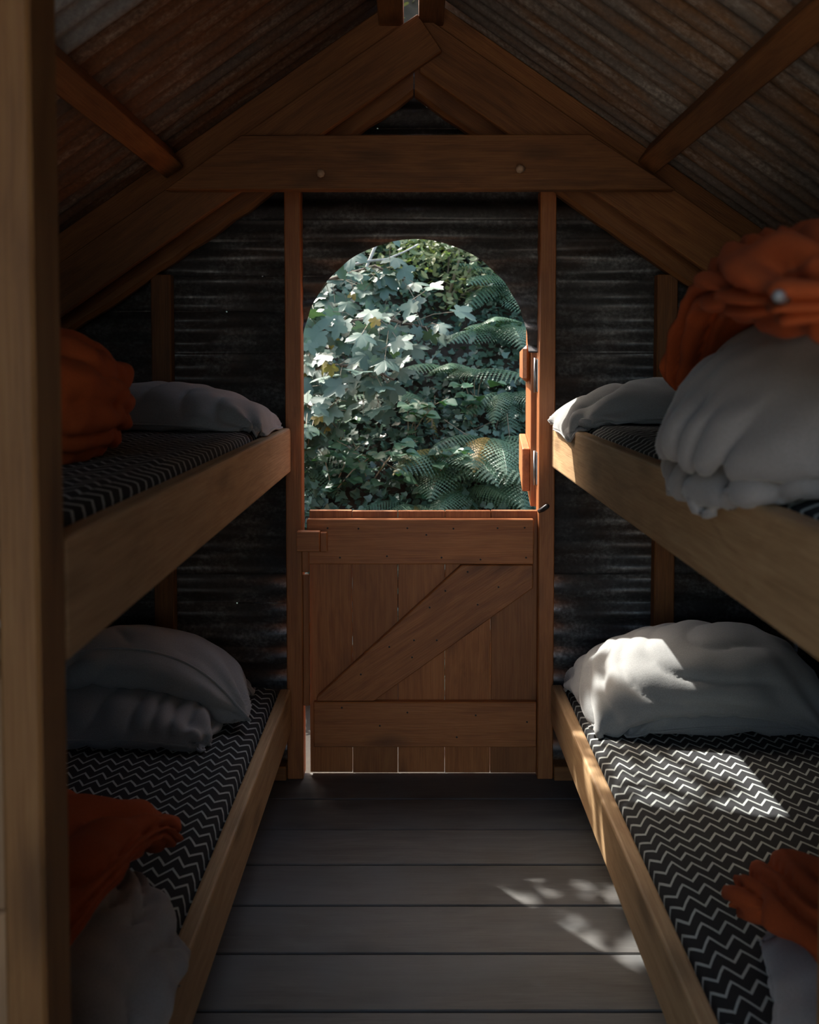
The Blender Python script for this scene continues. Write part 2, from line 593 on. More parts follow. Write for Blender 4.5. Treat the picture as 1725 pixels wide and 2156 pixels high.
def roof_sheet(side, y0, y1, mat, lift, gap=0.030):
    L = (SIDE + 0.16 - gap) / math.cos(ANG)
    V, Fc = [], []
    n = int((y1 - y0) / 0.0127)
    for i in range(n + 1):
        yy = y0 + (y1 - y0) * i / n
        h = 0.0085 * math.sin(2 * math.pi * yy / WAVE) + 0.012 + lift
        V += [(0, yy, h), (L * 0.5, yy, h), (L, yy, h)]
    for i in range(n):
        for k in (0, 1):
            Fc.append((3 * i + k, 3 * i + k + 1, 3 * i + k + 4, 3 * i + k + 3))
    if side < 0:
        M = Matrix.Translation((-gap, 0, roof_z(gap))) @ Matrix.Rotation(math.pi, 4, 'Z') @ Matrix.Rotation(ANG, 4, 'Y')
        M = Matrix.Translation((-gap, 0, roof_z(gap))) @ Matrix.Scale(-1, 4, (1, 0, 0)) @ Matrix.Rotation(ANG, 4, 'Y')
        V = [tuple(M @ Vector(v)) for v in V]
        o = mesh_obj('roof_sheet', V, Fc, mat, ceiling, smooth=True)
    else:
        M = Matrix.Translation((gap, 0, roof_z(gap))) @ Matrix.Rotation(ANG, 4, 'Y')
        V = [tuple(M @ Vector(v)) for v in V]
        o = mesh_obj('roof_sheet', V, Fc, mat, ceiling, smooth=True)
    # give the sheet its own frame, X down the slope, so that streaks run with the corrugation
    R = Matrix.Rotation(ANG, 4, 'Y') if side > 0 else Matrix.Rotation(-ANG, 4, 'Y')
    o.data.transform(R.inverted())
    o.matrix_basis = R
    o.matrix_parent_inverse = Matrix.Translation(ceiling.location).inverted()
    md = o.modifiers.new('gauge', 'SOLIDIFY')
    md.thickness = 0.0012
    md.offset = 1.0 if side < 0 else -1.0
    return o


for y0, y1, mt, lf in ((REAR_Y - .1, 0.62, M_ROOF_GREY, 0), (0.58, 1.30, M_ROOF_RUST, .003), (1.26, 1.98, M_ROOF_GREY, 0.0), (1.94, 3.16, M_ROOF_RUST, .003)):
    roof_sheet(-1, y0, y1, mt, lf)
for y0, y1, mt, lf in ((REAR_Y - .1, 0.62, M_ROOF_RUST, 0), (0.58, 1.60, M_ROOF_GREY, .003), (1.56, 2.30, M_ROOF_MIX, 0.0), (2.26, 3.16, M_ROOF_MIX, .003)):
    roof_sheet(1, y0, y1, mt, lf)
# ridge capping, which stops short of the end wall
cap_z = ROOF_Z0 + 0.03
mesh_obj('ridge_cap', [(-.16, REAR_Y - .1, cap_z - .10), (0, REAR_Y - .1, cap_z + .012), (.16, REAR_Y - .1, cap_z - .10),
                       (-.16, 2.76, cap_z - .10), (0, 2.76, cap_z + .012), (.16, 2.76, cap_z - .10)],
         [(0, 1, 4, 3), (1, 2, 5, 4)], M_ROOF_GREY, ceiling)

# ------------------------------------------------------------------ roof truss at the end wall
truss = tag(empty('roof_truss', (0, 2.85, 1.8)), 'brown timber roof truss with collar beam above the arched doorway', 'truss')
ca, sa = math.cos(ANG), math.sin(ANG)


def rafter(name, side, y0, y1, top_x, top_z, bot_x, drop, square=True, mat=M_FRAME, lower=None):
    """Board whose upper edge runs from (top_x, top_z) down the roof slope to |x| = bot_x, `drop` deep measured vertically."""
    s = side
    z2 = top_z - (bot_x - s * top_x) * ROOF_S
    if square:
        # square-cut end, at right angles to the upper edge
        d = drop * ca
        e = (top_x - s * d * (-sa), top_z - d * ca)
        pts = [(top_x, top_z), (s * bot_x, z2), (s * bot_x, z2 - drop), (top_x - s * d * sa, top_z - d * ca)]
    else:
        pts = [(top_x, top_z), (s * bot_x, z2), (s * bot_x, z2 - drop), (top_x, top_z - drop)]
    return board_xz(name, pts, y0, y1, -s * ANG, mat, truss)


EDGE_X = SIDE - 0.03
# back rafters under the roof sheets, cut off at the ridge opening
rafter('rafter', -1, 2.842, 2.915, -0.031, roof_z(.031) + .004, EDGE_X, 0.16, square=False)
rafter('rafter', 1, 2.842, 2.915, 0.014, roof_z(.014) + .004, EDGE_X, 0.16, square=False)
# facing boards: the left one laps over the right one at the apex
rafter('facing_board', -1, 2.782, 2.810, 0.010, 2.338, EDGE_X, 0.155)
rafter('facing_board', 1, 2.811, 2.840, 0.016, 2.353, EDGE_X, 0.172, square=False)


def waney_rafter(side):
    n = 26
    up, lo = [], []
    x0, x1 = 0.002, EDGE_X
    for i in range(n + 1):
        x = x0 + (x1 - x0) * i / n
        zt = 2.245 - ROOF_S * x
        lo_d = 0.100 + 0.010 * noise.noise(Vector((x * 6, side * 3.1, 0))) + 0.008 * noise.noise(Vector((x * 17, side * 1.7, 4)))
        up.append((side * x, zt))
        lo.append((side * x, zt - lo_d))
    V, Fc = [], []
    M = Matrix.Translation((side * .6, 2.95, 1.77)) @ Matrix.Rotation(side * ANG, 4, 'Y')
    Mi = M.inverted()
    ring = lambda u, l: [(u[0], 2.917, u[1]), (l[0], 2.917, l[1] + .014), (l[0], 2.935, l[1]), (l[0], 2.985, l[1] + .006), (u[0], 2.985, u[1])]
    for u, l in zip(up, lo):
        V += [Mi @ Vector(p) for p in ring(u, l)]
    for i in range(n):
        for k in range(5):
            k2 = (k + 1) % 5
            Fc.append((5 * i + k, 5 * i + k2, 5 * i + 5 + k2, 5 * i + 5 + k))
    Fc += [(0, 1, 2, 3, 4), tuple(5 * n + k for k in range(5))[::-1]]
    o = mesh_obj('waney_rafter', V, Fc, M_FRAME, truss, matrix=M)
    bm = bmesh.new(); bm.from_mesh(o.data); bmesh.ops.recalc_face_normals(bm, faces=bm.faces); bm.to_mesh(o.data); bm.free()
    return o


waney_rafter(-1)
waney_rafter(1)
collar = board_xz('collar_beam', [(-0.721, 1.822), (0.757, 1.823), (0.507, 1.981), (-0.499, 1.978)], 2.738, 2.780, 0, M_FRAME, truss)
for px, py, tilt in ((673, 367, 0.35), (1097, 358, -0.35)):
    p = at(px, py, 2.735)
    V, Fc = tube_mesh([p + Vector((0, .006, 0.004)), p + Vector((0.002, -.018, 0.0)), p + Vector((tilt * .02, -.034, -0.004)), p + Vector((tilt * .03, -.045, -0.010))], [0.0095, 0.009, 0.0125, 0.008], 8)
    mesh_obj('coat_peg', V, Fc, M_PEG, collar, smooth=True)

# ridge timbers, side by side with a slot between them
rb = timber('ridge_beam', (-0.104, REAR_Y, 2.322), (-0.031, 2.84, 2.40), M_FRAME, None, 'y')
tag(rb, 'brown ridge timber left of the bright slot at the apex', 'beam')
rb = timber('ridge_beam', (0.014, REAR_Y, 2.322), (0.087, 2.84, 2.40), M_FRAME, None, 'y')
tag(rb, 'brown ridge timber right of the bright slot at the apex', 'beam')


def purlin(side, x, label):
    zt = roof_z(x) - 0.002
    w, h = 0.062, 0.066
    M = Matrix.Translation((side * x, (REAR_Y + 2.775) / 2, zt)) @ Matrix.Rotation(side * ANG, 4, 'Y') @ Matrix.Translation((0, 0, -h / 2)) @ Matrix.Rotation(math.pi / 2, 4, 'Z')
    o = bm_obj('roof_purlin', box_bm(2.775 - REAR_Y, w, h, 0.003), M_FRAME, None, M)
    tag(o, label, 'beam', 'purlins under the iron roof')


purlin(-1, 0.735, 'brown purlin under the darker rusty left slope, meeting the collar beam')
purlin(1, 0.715, 'brown purlin crossing under the ribbed right slope, upper right corner')

# ------------------------------------------------------------------ studs, door posts, sills
def post(name, x0, x1, y0, y1, z0, z1, label, cat, mat=M_FRAME):
    o = timber(name, (x0, y0, z0), (x1, y1, z1), mat, None, 'z')
    return tag(o, label, cat)


post('door_post', -0.403, OPEN_L, 2.937, 3.006, 0.0, 1.86, 'slim brown post on the latch side of the arched doorway', 'post', M_DOOR)
post('door_post', OPEN_R, 0.442, 2.937, 3.006, 0.0, 1.86, 'slim brown post on the hinge side, sunlit along its inner edge', 'post', M_DOOR)
post('wall_stud', -0.822, -0.760, 2.945, 2.990, 0.03, 1.60, 'dim upright stud on the iron wall, behind the left pillows', 'stud')
post('wall_stud', 0.760, 0.824, 2.945, 2.990, 0.03, 1.60, 'upright stud on the iron wall, behind the right pillows', 'stud')
o = timber('sill_plate', (-SIDE + .03, 2.925, 0.0), (-0.405, 2.985, 0.045), M_FRAME, None, 'x')
tag(o, 'dark timber sill at the wall foot, left of the door', 'sill')
o = timber('sill_plate', (0.444, 2.925, 0.0), (SIDE - .03, 2.985, 0.045), M_FRAME, None, 'x')
tag(o, 'dark timber sill at the wall foot, right of the door', 'sill')
# door stop batten on the latch post
o = timber('stop_batten', (OPEN_L + 0.0005, 2.944, 0.235), (-0.332, 2.962, 0.655), M_DOOR, None, 'z', bevel=.002)
tag(o, 'short vertical batten on the latch post beside the door', 'batten')

# ------------------------------------------------------------------ lower half of the stable door
door = tag(empty('door_1', (0.02, 2.98, 0.0)), kind='structure')
px_edges = [652, 742, 838, 937, 1033, 1131]
for i in range(5):
    a = at(px_edges[i], 1250, 2.98).x + 0.0011
    b = at(px_edges[i + 1], 1250, 2.98).x - 0.0011
    timber('plank', (a, 2.972, 0.006 + random.uniform(0, .004)), (b, 2.994, 0.855 + random.uniform(-.002, .001)), M_DOOR, door, 'z', bevel=0.0015)
ledge_t = timber('ledge_board', (-0.338, 2.946, 0.688), (0.378, 2.971, 0.832), M_DOOR, door, 'x')
ledge_b = timber('ledge_board', (-0.320, 2.946, 0.100), (0.390, 2.971, 0.246), M_DOOR, door, 'x')
b0, b1, b2, b3 = at(668, 1468, 2.96), at(800, 1472, 2.96), at(1122, 1190, 2.96), at(972, 1190, 2.96)
brp = [(b0.x, 0.248), (b1.x - .02, 0.248), (b2.x, 0.612), (b2.x, 0.686), (b3.x, 0.686), (b0.x, 0.262)]
brace = board_xz('brace', brp, 2.947, 2.971, math.radians(34), M_DOOR, door)
nail_me = None
for px, py in [(690, 1112), (755, 1113), (858, 1112), (955, 1113), (1048, 1112), (1105, 1111), (898, 1126), (716, 1174), (815, 1171), (930, 1174), (1012, 1178), (1108, 1174),
               (985, 1204), (938, 1244), (1050, 1236), (905, 1279), (1006, 1273), (872, 1348), (920, 1348), (820, 1362), (868, 1384), (760, 1420), (720, 1490), (858, 1500), (1002, 1506), (800, 1528), (962, 1552), (1110, 1520)]:
    p = at(px, py, 2.9455)
    V, Fc = tube_mesh([p + Vector((0, .002, 0)), p + Vector((0, -.0012, 0))], 0.0032, 7)
    mesh_obj('nail', V, Fc, M_NAIL, ledge_t if py < 1188 else (ledge_b if py > 1474 else brace))

latch = tag(empty('turn_latch', (-0.36, 2.93, 0.77)), 'small wooden block latch on the post at the door top', 'latch')
p0, p1 = at(624, 1120, 2.90), at(673, 1162, 2.90)
timber('block', (p0.x, 2.902, p1.z), (p1.x, 2.936, p0.z), M_DOOR, latch, 'x', bevel=.002)
p2, p3 = at(674, 1121, 2.92), at(689, 1162, 2.92)
timber('tongue', (p2.x + .001, 2.915, p3.z), (p3.x, 2.944, p2.z), M_DOOR, latch, 'z', bevel=.002)
o = timber('latch_keeper', (OPEN_L + .001, 2.920, 0.668), (-0.330, 2.943, 0.745), M_DOOR, None, 'z', bevel=.002)
tag(o, 'dark wooden keeper under the block latch', 'latch')
# dark peg driven into the hinge post
p = at(1143, 1072, 2.93)
V, Fc = tube_mesh([p + Vector((-.012, .006, -.008)), p + Vector((0.0, -.004, 0.0)), p + Vector((.013, -.012, .012)), p + Vector((.018, -.012, .015))], [0.006, 0.008, 0.008, 0.004], 8)
tag(mesh_obj('bolt_peg', V, Fc, M_DARKMETAL, smooth=True), 'small black bolt end on the hinge post by the door top', 'bolt')

# ------------------------------------------------------------------ upper, arched half of the door, swung outwards
hatch = empty('door_2', (0.386, 3.012, 0.862))
hatch.rotation_euler = (0, 0, math.radians(84.5))
tag(hatch, kind='structure')


def hatch_child(o):
    o.parent = hatch
    o.matrix_parent_inverse = Matrix.Identity(4)
    return o


def hatch_z(u):          # top of the leaf at distance u from the hinge
    x = 0.37 - u
    return (1.345 - 0.862) + math.sqrt(max(0.0, 0.372 ** 2 - x * x))


for i in range(5):       # planks, cut to the arch; local +x away from the hinge, local +y the inner face
    u0, u1 = 0.004 + i * 0.1465, 0.004 + (i + 1) * 0.1465 - 0.002
    us = [u0 + (u1 - u0) * k / 6 for k in range(7)]
    pts = [(u0, 0.0), (u1, 0.0)] + [(u, hatch_z(u)) for u in us[::-1]]
    hatch_child(board_xz('plank', pts, -0.011, 0.011, math.pi / 2, M_DOOR, None, bevel=0.0015))
hatch_child(timber('ledge_board', (0.03, 0.0115, 0.045), (0.70, 0.037, 0.185), M_DOOR, None, 'x'))
hatch_child(timber('ledge_board', (0.03, 0.0115, 0.400), (0.70, 0.037, 0.520), M_DOOR, None, 'x', bevel=.012))
for zc in (at(1125, 985, 3.0).z, at(1125, 790, 3.0).z):
    hg = tag(empty('butt_hinge', (0.388, 3.0, zc)), 'zinc butt hinge on the door post, %s' % ('lower of the pair' if zc < 1.1 else 'upper of the pair'), 'hinge')
    V, Fc = tube_mesh([(0.386, 2.996, zc - .055), (0.386, 2.996, zc + .055)], 0.0045, 10)
    mesh_obj('knuckle', V, Fc, M_METAL, hg, smooth=True)
    timber('leaf', (0.3905, 2.975, zc - .052), (0.3919, 2.999, zc + .052), M_METAL, hg, 'z', bevel=0)

# ------------------------------------------------------------------ bunks
RAIL_T = 0.034
BUNKS = {   # side, rail outer x, rail bottom, rail top, mattress top
    'LU': (-1, -0.385, 0.983, 1.122, 1.134), 'LL': (-1, -0.388, 0.158, 0.300, 0.310),
    'RU': (1, 0.430, 0.998, 1.138, 1.150), 'RL': (1, 0.432, 0.186, 0.314, 0.322)}
B_LAB = {'LU': 'left upper bunk with a thick knotty timber side rail', 'LL': 'left lower bunk with a low timber side rail along the floor',
         'RU': 'right upper bunk with a thick timber rail, sunlit at its far end', 'RL': 'right lower bunk with a low timber side rail, sun flecks beside it'}
M_LAB = {'LU': 'black and white zigzag mattress on the left upper bunk', 'LL': 'black and white zigzag mattress on the left lower bunk',
         'RU': 'black and white zigzag mattress on the right upper bunk', 'RL': 'black and white zigzag mattress with a sun patch, right lower bunk'}
BED_FAR = 2.930


def make_rail(s, x, zb, zt, y0, y1, parent):
    L, h = y1 - y0, zt - zb
    r = 0.022
    pts = [(-L / 2, -h / 2), (L / 2, -h / 2)]
    pts += [(L / 2 - r + r * math.cos(a), h / 2 - r + r * math.sin(a)) for a in np.linspace(0, math.pi / 2, 5)]
    pts += [(-L / 2, h / 2)]
    bm = bmesh.new()
    a = [bm.verts.new((p[0], -RAIL_T / 2, p[1])) for p in pts]
    b = [bm.verts.new((p[0], RAIL_T / 2, p[1])) for p in pts]
    n = len(pts)
    bm.faces.new(a)
    bm.faces.new(b[::-1])
    for i in range(n):
        bm.faces.new((a[i], b[i], b[(i + 1) % n], a[(i + 1) % n]))
    bmesh.ops.recalc_face_normals(bm, faces=bm.faces)
    bmesh.ops.bevel(bm, geom=list(bm.edges), offset=0.006, segments=2, profile=0.5, affect='EDGES')
    M = Matrix.Translation((x + s * RAIL_T / 2, (y0 + y1) / 2, (zb + zt) / 2)) @ Matrix.Rotation(math.pi / 2, 4, 'Z')
    return bm_obj('side_rail', bm, M_RAIL, parent, M)


def mattress(name, x0, x1, y0, y1, zt, r, depth, label, seed):
    lx, ly = x1 - x0, y1 - y0
    q = r * math.pi / 2

    def unroll(c, L):
        """arc coordinate -> position along the axis, drop below the top"""
        def edge(t):                     # t > 0 : distance past the start of the round-over
            if t < q:
                a = t / r
                return r * math.sin(a), r * (1 - math.cos(a))
            return r, r + (t - q)
        if c < r:
            p, d = edge(r - c)
            return r - p, d
        if c > L - r:
            p, d = edge(c - (L - r))
            return L - r + p, d
        return c, 0.0
    e = q - r + (depth - r)
    us = np.concatenate([np.linspace(-e, r, 12), np.linspace(r, lx - r, 44)[1:-1], np.linspace(lx - r, lx + e, 12)])
    vs = np.concatenate([np.linspace(-e, r, 12), np.linspace(r, ly - r, 90)[1:-1], np.linspace(ly - r, ly + e, 12)])
    V, UV = [], []
    for v in vs:
        yy, dy = unroll(v, ly)
        for u in us:
            xx, dx = unroll(u, lx)
            d = min(depth, max(dx, dy) + 0.25 * min(dx, dy))
            nz = 0.007 * noise.noise(Vector((xx * 4, yy * 3, seed))) + 0.0025 * noise.noise(Vector((xx * 16, yy * 11, seed + 5)))
            V.append((x0 + xx, y0 + yy, zt - d + (nz if d < depth else 0)))
            UV.append((u, v))
    n = len(us)
    Fc = [(j * n + i, j * n + i + 1, (j + 1) * n + i + 1, (j + 1) * n + i) for j in range(len(vs) - 1) for i in range(n - 1)]
    o = mesh_obj(name, V, Fc, M_ZIG, None, smooth=True, uv=UV)
    return tag(o, label, 'mattress')


for k, (s, x, zb, zt, mt) in BUNKS.items():
    b = tag(empty('bunk_bed', (s * 0.8, 2.0, zb)), B_LAB[k], 'bunk')
    bed0 = {'LU': 1.031, 'LL': 1.031, 'RU': 0.62, 'RL': 1.063}[k]
    make_rail(s, x, zb, zt, 1.031 if s < 0 else 0.62, BED_FAR, b)
    xi = x + s * RAIL_T
    xw = s * (SIDE - 0.012)
    timber('platform', (xi, bed0, zb + 0.004), (xw, BED_FAR, zb + 0.024), M_SLAT, b, 'y', bevel=0.001)
    xa, xb = sorted((xi + s * 0.003, xw - s * 0.004))
    mattress('zigzag_mattress', xa, xb, bed0 + 0.006, 2.915, mt + 0.006, 0.045, mt + 0.006 - (zb + 0.025), M_LAB[k], ord(k[0]) + ord(k[1]))

bp = tag(empty('bunk_post', (-0.40, 0.99, 0)), 'tall brown bunk post close to the camera at the left edge', 'post')
timber('upright', (-0.4275, 0.955, 0.0), (-0.385, 1.029, 2.13), M_POST, bp, 'z', bevel=.004)
timber('side_block', (-0.520, 0.985, 0.0), (-0.4285, 1.028, 0.726), M_PALE, bp, 'z', bevel=.003)
timber('side_block', (-0.520, 0.985, 0.728), (-0.4285, 1.028, 0.982), M_PALE, bp, 'z', bevel=.003)
post('bunk_post', 0.4665, 0.535, 0.990, 1.060, 0.0, 0.996, 'short brown bunk post under the upper rail, right edge', 'post', M_POST)


# ------------------------------------------------------------------ cloth: a small position-based solver for pillows and duvets
class Ground:
    """Height field that the soft things rest on."""
    def __init__(self, x0, x1, y0, y1, f, step=0.0125):
        self.x0, self.y0, self.s = x0, y0, step
        self.nx, self.ny = int((x1 - x0) / step) + 1, int((y1 - y0) / step) + 1
        X, Y = np.meshgrid(x0 + np.arange(self.nx) * step, y0 + np.arange(self.ny) * step, indexing='ij')
        self.h = f(X, Y)

    def get(self, x, y):
        i = np.clip(((x - self.x0) / self.s + 0.5).astype(int), 0, self.nx - 1)
        j = np.clip(((y - self.y0) / self.s + 0.5).astype(int), 0, self.ny - 1)
        return self.h[i, j]

    def add(self, P):
        P = P.reshape(-1, 3)
        i = np.clip(((P[:, 0] - self.x0) / self.s + 0.5).astype(int), 0, self.nx - 1)
        j = np.clip(((P[:, 1] - self.y0) / self.s + 0.5).astype(int), 0, self.ny - 1)
        h = self.h.copy()
        np.maximum.at(h, (i, j), P[:, 2])
        for _ in range(2):          # close pin holes
            m = np.maximum.reduce([np.roll(h, 1, 0), np.roll(h, -1, 0), np.roll(h, 1, 1), np.roll(h, -1, 1)])
            lo = np.minimum.reduce([np.maximum(np.roll(h, 1, 0), np.roll(h, -1, 0)), np.maximum(np.roll(h, 1, 1), np.roll(h, -1, 1))])
            h = np.maximum(h, np.minimum(m, lo))
        self.h = h


def soft(LX, LY, nx, ny, place, ground, vol, steps=90, iters=7, seed=0, excess=1.0, push=60.0, ymax=2.93, grav=9.0, crumple=0.006, bend=0.25, xlim=None, squeeze=None, rounded=0.0):
    """Two grids sewn together at the rim and filled to `vol`; squeeze = (axis factor x, axis factor y) gathers the cloth at the start."""
    r = np.random.default_rng(seed)
    gi, gj = np.meshgrid(np.arange(nx), np.arange(ny), indexing='ij')
    sqx, sqy = squeeze or (1.0, 1.0)
    gx, gy = (gi / (nx - 1) - 0.5) * LX, (gj / (ny - 1) - 0.5) * LY
    dx, dy = LX / (nx - 1) * excess, LY / (ny - 1) * excess
    if rounded:                       # pull the corners in, so that the cover has a rounded outline
        a, b = gx / (LX / 2), gy / (LY / 2)
        gx, gy = gx * (1 - rounded + rounded * np.sqrt(1 - b * b / 2)), gy * (1 - rounded + rounded * np.sqrt(1 - a * a / 2))
    rim = np.minimum(np.minimum(gi, nx - 1 - gi) / (nx - 1), np.minimum(gj, ny - 1 - gj) / (ny - 1)) * 2
    P = np.zeros((2, nx, ny, 3))
    for k, sg in ((0, 1), (1, -1)):
        P[k, ..., 0], P[k, ..., 1] = gx * sqx, gy * sqy
        P[k, ..., 2] = sg * 0.02 * np.sqrt(rim) + crumple * r.standard_normal((nx, ny)) * (rim > 0)
    P = place(P.reshape(-1, 3)).reshape(2, nx, ny, 3)
    X = np.ascontiguousarray(np.moveaxis(P, -1, 0)).astype(np.float32)      # component, sheet, i, j
    dd = math.hypot(dx, dy)
    S = slice
    grp = []
    flat = np.stack([np.stack([gx, gx]), np.stack([gy, gy])]).astype(np.float32) * excess

    def link(A, B, k):
        d = flat[(S(None),) + B] - flat[(S(None),) + A]
        grp.append(((S(None),) + A, (S(None),) + B, np.sqrt((d * d).sum(0)), k))
    al = S(None)
    for ph in (0, 1):
        link((al, S(ph, nx - 1, 2), al), (al, S(ph + 1, nx, 2), al), 1.0)
        link((al, al, S(ph, ny - 1, 2)), (al, al, S(ph + 1, ny, 2)), 1.0)
        link((al, S(ph, nx - 1, 2), S(0, ny - 1)), (al, S(ph + 1, nx, 2), S(1, ny)), 0.5)
        link((al, S(ph, nx - 1, 2), S(1, ny)), (al, S(ph + 1, nx, 2), S(0, ny - 1)), 0.5)
    for ph in range(4):
        link((al, S(ph, nx - 2, 4), al), (al, S(ph + 2, nx, 4), al), bend)
        link((al, al, S(ph, ny - 2, 4)), (al, al, S(ph + 2, ny, 4)), bend)
    sgn = np.array([1, -1], dtype=np.float32)[None, :, None, None]
    dt = 1 / 60
    Vel = np.zeros_like(X)
    for st in range(steps):
        d1 = X[:, :, 1:, 1:] - X[:, :, :-1, :-1]
        d2 = X[:, :, :-1, 1:] - X[:, :, 1:, :-1]
        N = np.stack([d1[1] * d2[2] - d1[2] * d2[1], d1[2] * d2[0] - d1[0] * d2[2], d1[0] * d2[1] - d1[1] * d2[0]]) * (0.5 * sgn)
        cen = (X[:, :, 1:, 1:] + X[:, :, :-1, :-1] + X[:, :, :-1, 1:] + X[:, :, 1:, :-1]) / 4
        V = float((cen * N).sum()) / 3
        pr = push * min(max(1 - V / vol, -0.3), 1.0)
        f = N * (0.25 * pr / (dx * dy))
        acc = np.zeros_like(X)
        acc[:, :, 1:, 1:] += f
        acc[:, :, :-1, :-1] += f
        acc[:, :, :-1, 1:] += f
        acc[:, :, 1:, :-1] += f
        acc[2] -= grav
        Vel = (Vel + acc * dt) * 0.95
        old = X.copy()
        X += Vel * dt
        for it in range(iters):
            for A, B, rest, k in grp:
                a, b = X[A], X[B]
                d = b - a
                l = np.sqrt(d[0] * d[0] + d[1] * d[1] + d[2] * d[2]) + 1e-9
                d *= (0.5 * k) * (1 - rest / l)
                a += d
                b -= d
            for sl in ((S(0, 1), S(None)), (S(nx - 1, nx), S(None)), (S(None), S(0, 1)), (S(None), S(ny - 1, ny))):
                m = (X[:, 0, sl[0], sl[1]] + X[:, 1, sl[0], sl[1]]) / 2
                X[:, 0, sl[0], sl[1]] = m
                X[:, 1, sl[0], sl[1]] = m
        g = ground.get(X[0], X[1]) + 0.003
        hit = X[2] < g
        deep = hit & (g - X[2] > 0.06)      # the side of something: stay outside it
        sh = hit & ~deep
        X[2][sh] = g[sh]
        X[:, deep] = old[:, deep]
        X[:2, hit] = old[:2, hit] * 0.6 + X[:2, hit] * 0.4
        X[1] = np.minimum(X[1], ymax)
        if xlim is not None:
            X[0] = np.clip(X[0], xlim[0], xlim[1])
        Vel = (X - old) / dt
        sp = np.sqrt((Vel ** 2).sum(0)) + 1e-9
        Vel *= np.minimum(1, 1.6 / sp)[None]
    n = nx * ny
    P = np.moveaxis(X, 0, -1).reshape(-1, 3).astype(float)
    q = []
    for k in (0, 1):
        b = k * n + gi[:-1, :-1] * ny + gj[:-1, :-1]
        c4 = [b, b + ny, b + ny + 1, b + 1]
        q.append(np.stack(c4 if k == 0 else [c4[0], c4[3], c4[2], c4[1]], -1).reshape(-1, 4))
    return P, np.concatenate(q), None, nx, ny


def upsample(g):
    """Grid (nx, ny, 3) -> twice as fine, softened once inside."""
    nx, ny = g.shape[:2]
    h = np.zeros((2 * nx - 1, 2 * ny - 1, 3))
    h[::2, ::2] = g
    h[1::2, ::2] = (g[1:] + g[:-1]) / 2
    h[:, 1::2] = (h[:, 2::2] + h[:, :-2:2]) / 2
    k = h.copy()
    k[1:-1, 1:-1] = h[1:-1, 1:-1] * 0.5 + (h[2:, 1:-1] + h[:-2, 1:-1] + h[1:-1, 2:] + h[1:-1, :-2]) * 0.125
    return k


def wrinkles(u, v, lx, ly, seed, corner, fold, freq):
    """Creases in metres for a point of a cover: fans from the corners, and long soft folds."""
    w = 0.0
    for k, (cu, cv) in enumerate(((0, 0), (0, 1), (1, 0), (1, 1))):
        dx, dy = (u - cu) * lx, (v - cv) * ly
        r = math.hypot(dx, dy)
        th = math.atan2(abs(dy), abs(dx))
        w += corner * math.exp(-(r / 0.17) ** 2) * min(1, r / .03) * math.sin(th * 11 + 3.0 * noise.noise(Vector((dx * 5, dy * 5, seed + k))) + seed)
    p = Vector((u * lx, v * ly, seed))
    n1 = noise.noise_vector(p * 3.2)
    a = 0.9 * noise.noise(p * 1.6 + Vector((5, 5, 0))) * 3.0
    s_ = (u * lx * math.cos(a) + v * ly * math.sin(a)) * freq + 1.6 * n1.x
    mask = max(0.0, noise.noise(p * 4.2 + Vector((11, 3, 0))) + 0.38)
    w += fold * (folds(s_, 0.5) - 0.65) * min(1.0, mask * 2.2)
    w += fold * 0.35 * noise.noise(p * 17.0)
    return w


def folds(s_, sharp=0.75):
    return abs(math.sin(math.pi * s_)) ** sharp


def soft_obj(name, sim, mat, label=None, cat=None, hem=True, group=None, parent=None, corner=0.013, fold=0.015, freq=8.0, seed=0, size=(.64, .44)):
    P, q, r0, nx, ny = sim
    g = P.reshape(2, nx, ny, 3)
    V, Fc = [], []
    for k in (0, 1):
        h = upsample(g[k])
        mx, my = h.shape[:2]
        du, dv = np.gradient(h, axis=0), np.gradient(h, axis=1)
        N = np.cross(du, dv)
        N /= np.linalg.norm(N, axis=-1, keepdims=True) + 1e-9
        if k: N = -N
        base = len(V)
        for i in range(mx):
            for j in range(my):
                e = min(i, mx - 1 - i, j, my - 1 - j)
                w = wrinkles(i / (mx - 1), j / (my - 1), size[0], size[1], seed + 7.3 * k, corner, fold, freq) * min(1.0, e / 4.0) if e else 0.0
                V.append(h[i, j] + N[i, j] * w)
        for i in range(mx - 1):
            for j in range(my - 1):
                b = base + i * my + j
                f4 = (b, b + my, b + my + 1, b + 1)
                Fc.append(f4 if k == 0 else f4[::-1])
    me = bpy.data.meshes.new(name)
    me.from_pydata([tuple(v) for v in V], [], Fc)
    bm = bmesh.new()
    bm.from_mesh(me)
    bmesh.ops.remove_doubles(bm, verts=bm.verts, dist=1e-5)
    bm.to_mesh(me)
    bm.free()
    me.polygons.foreach_set('use_smooth', [True] * len(me.polygons))
    me.materials.append(mat)
    o = bpy.data.objects.new(name, me)
    col.objects.link(o)
    set_parent(o, parent)
    if hem:      # the stitched hem: a thin welt all round the edge
        g0 = g[0]
        loop = [g0[i, 0] for i in range(nx)] + [g0[nx - 1, j] for j in range(1, ny)] + [g0[i, ny - 1] for i in range(nx - 2, -1, -1)] + [g0[0, j] for j in range(ny - 2, -1, -1)]
        V, Fc = tube_mesh([Vector(p) for p in loop], 0.0034, 6)
        mesh_obj('hem', V, Fc, mat, o, smooth=True)
    if label: tag(o, label, cat, group)
    return o


def placer(cx, cy, cz, rz=0.0, rx=0.0, ry=0.0):
    R = np.array(Euler((rx, ry, rz)).to_matrix())
    return lambda P: P @ R.T + np.array([cx, cy, cz])


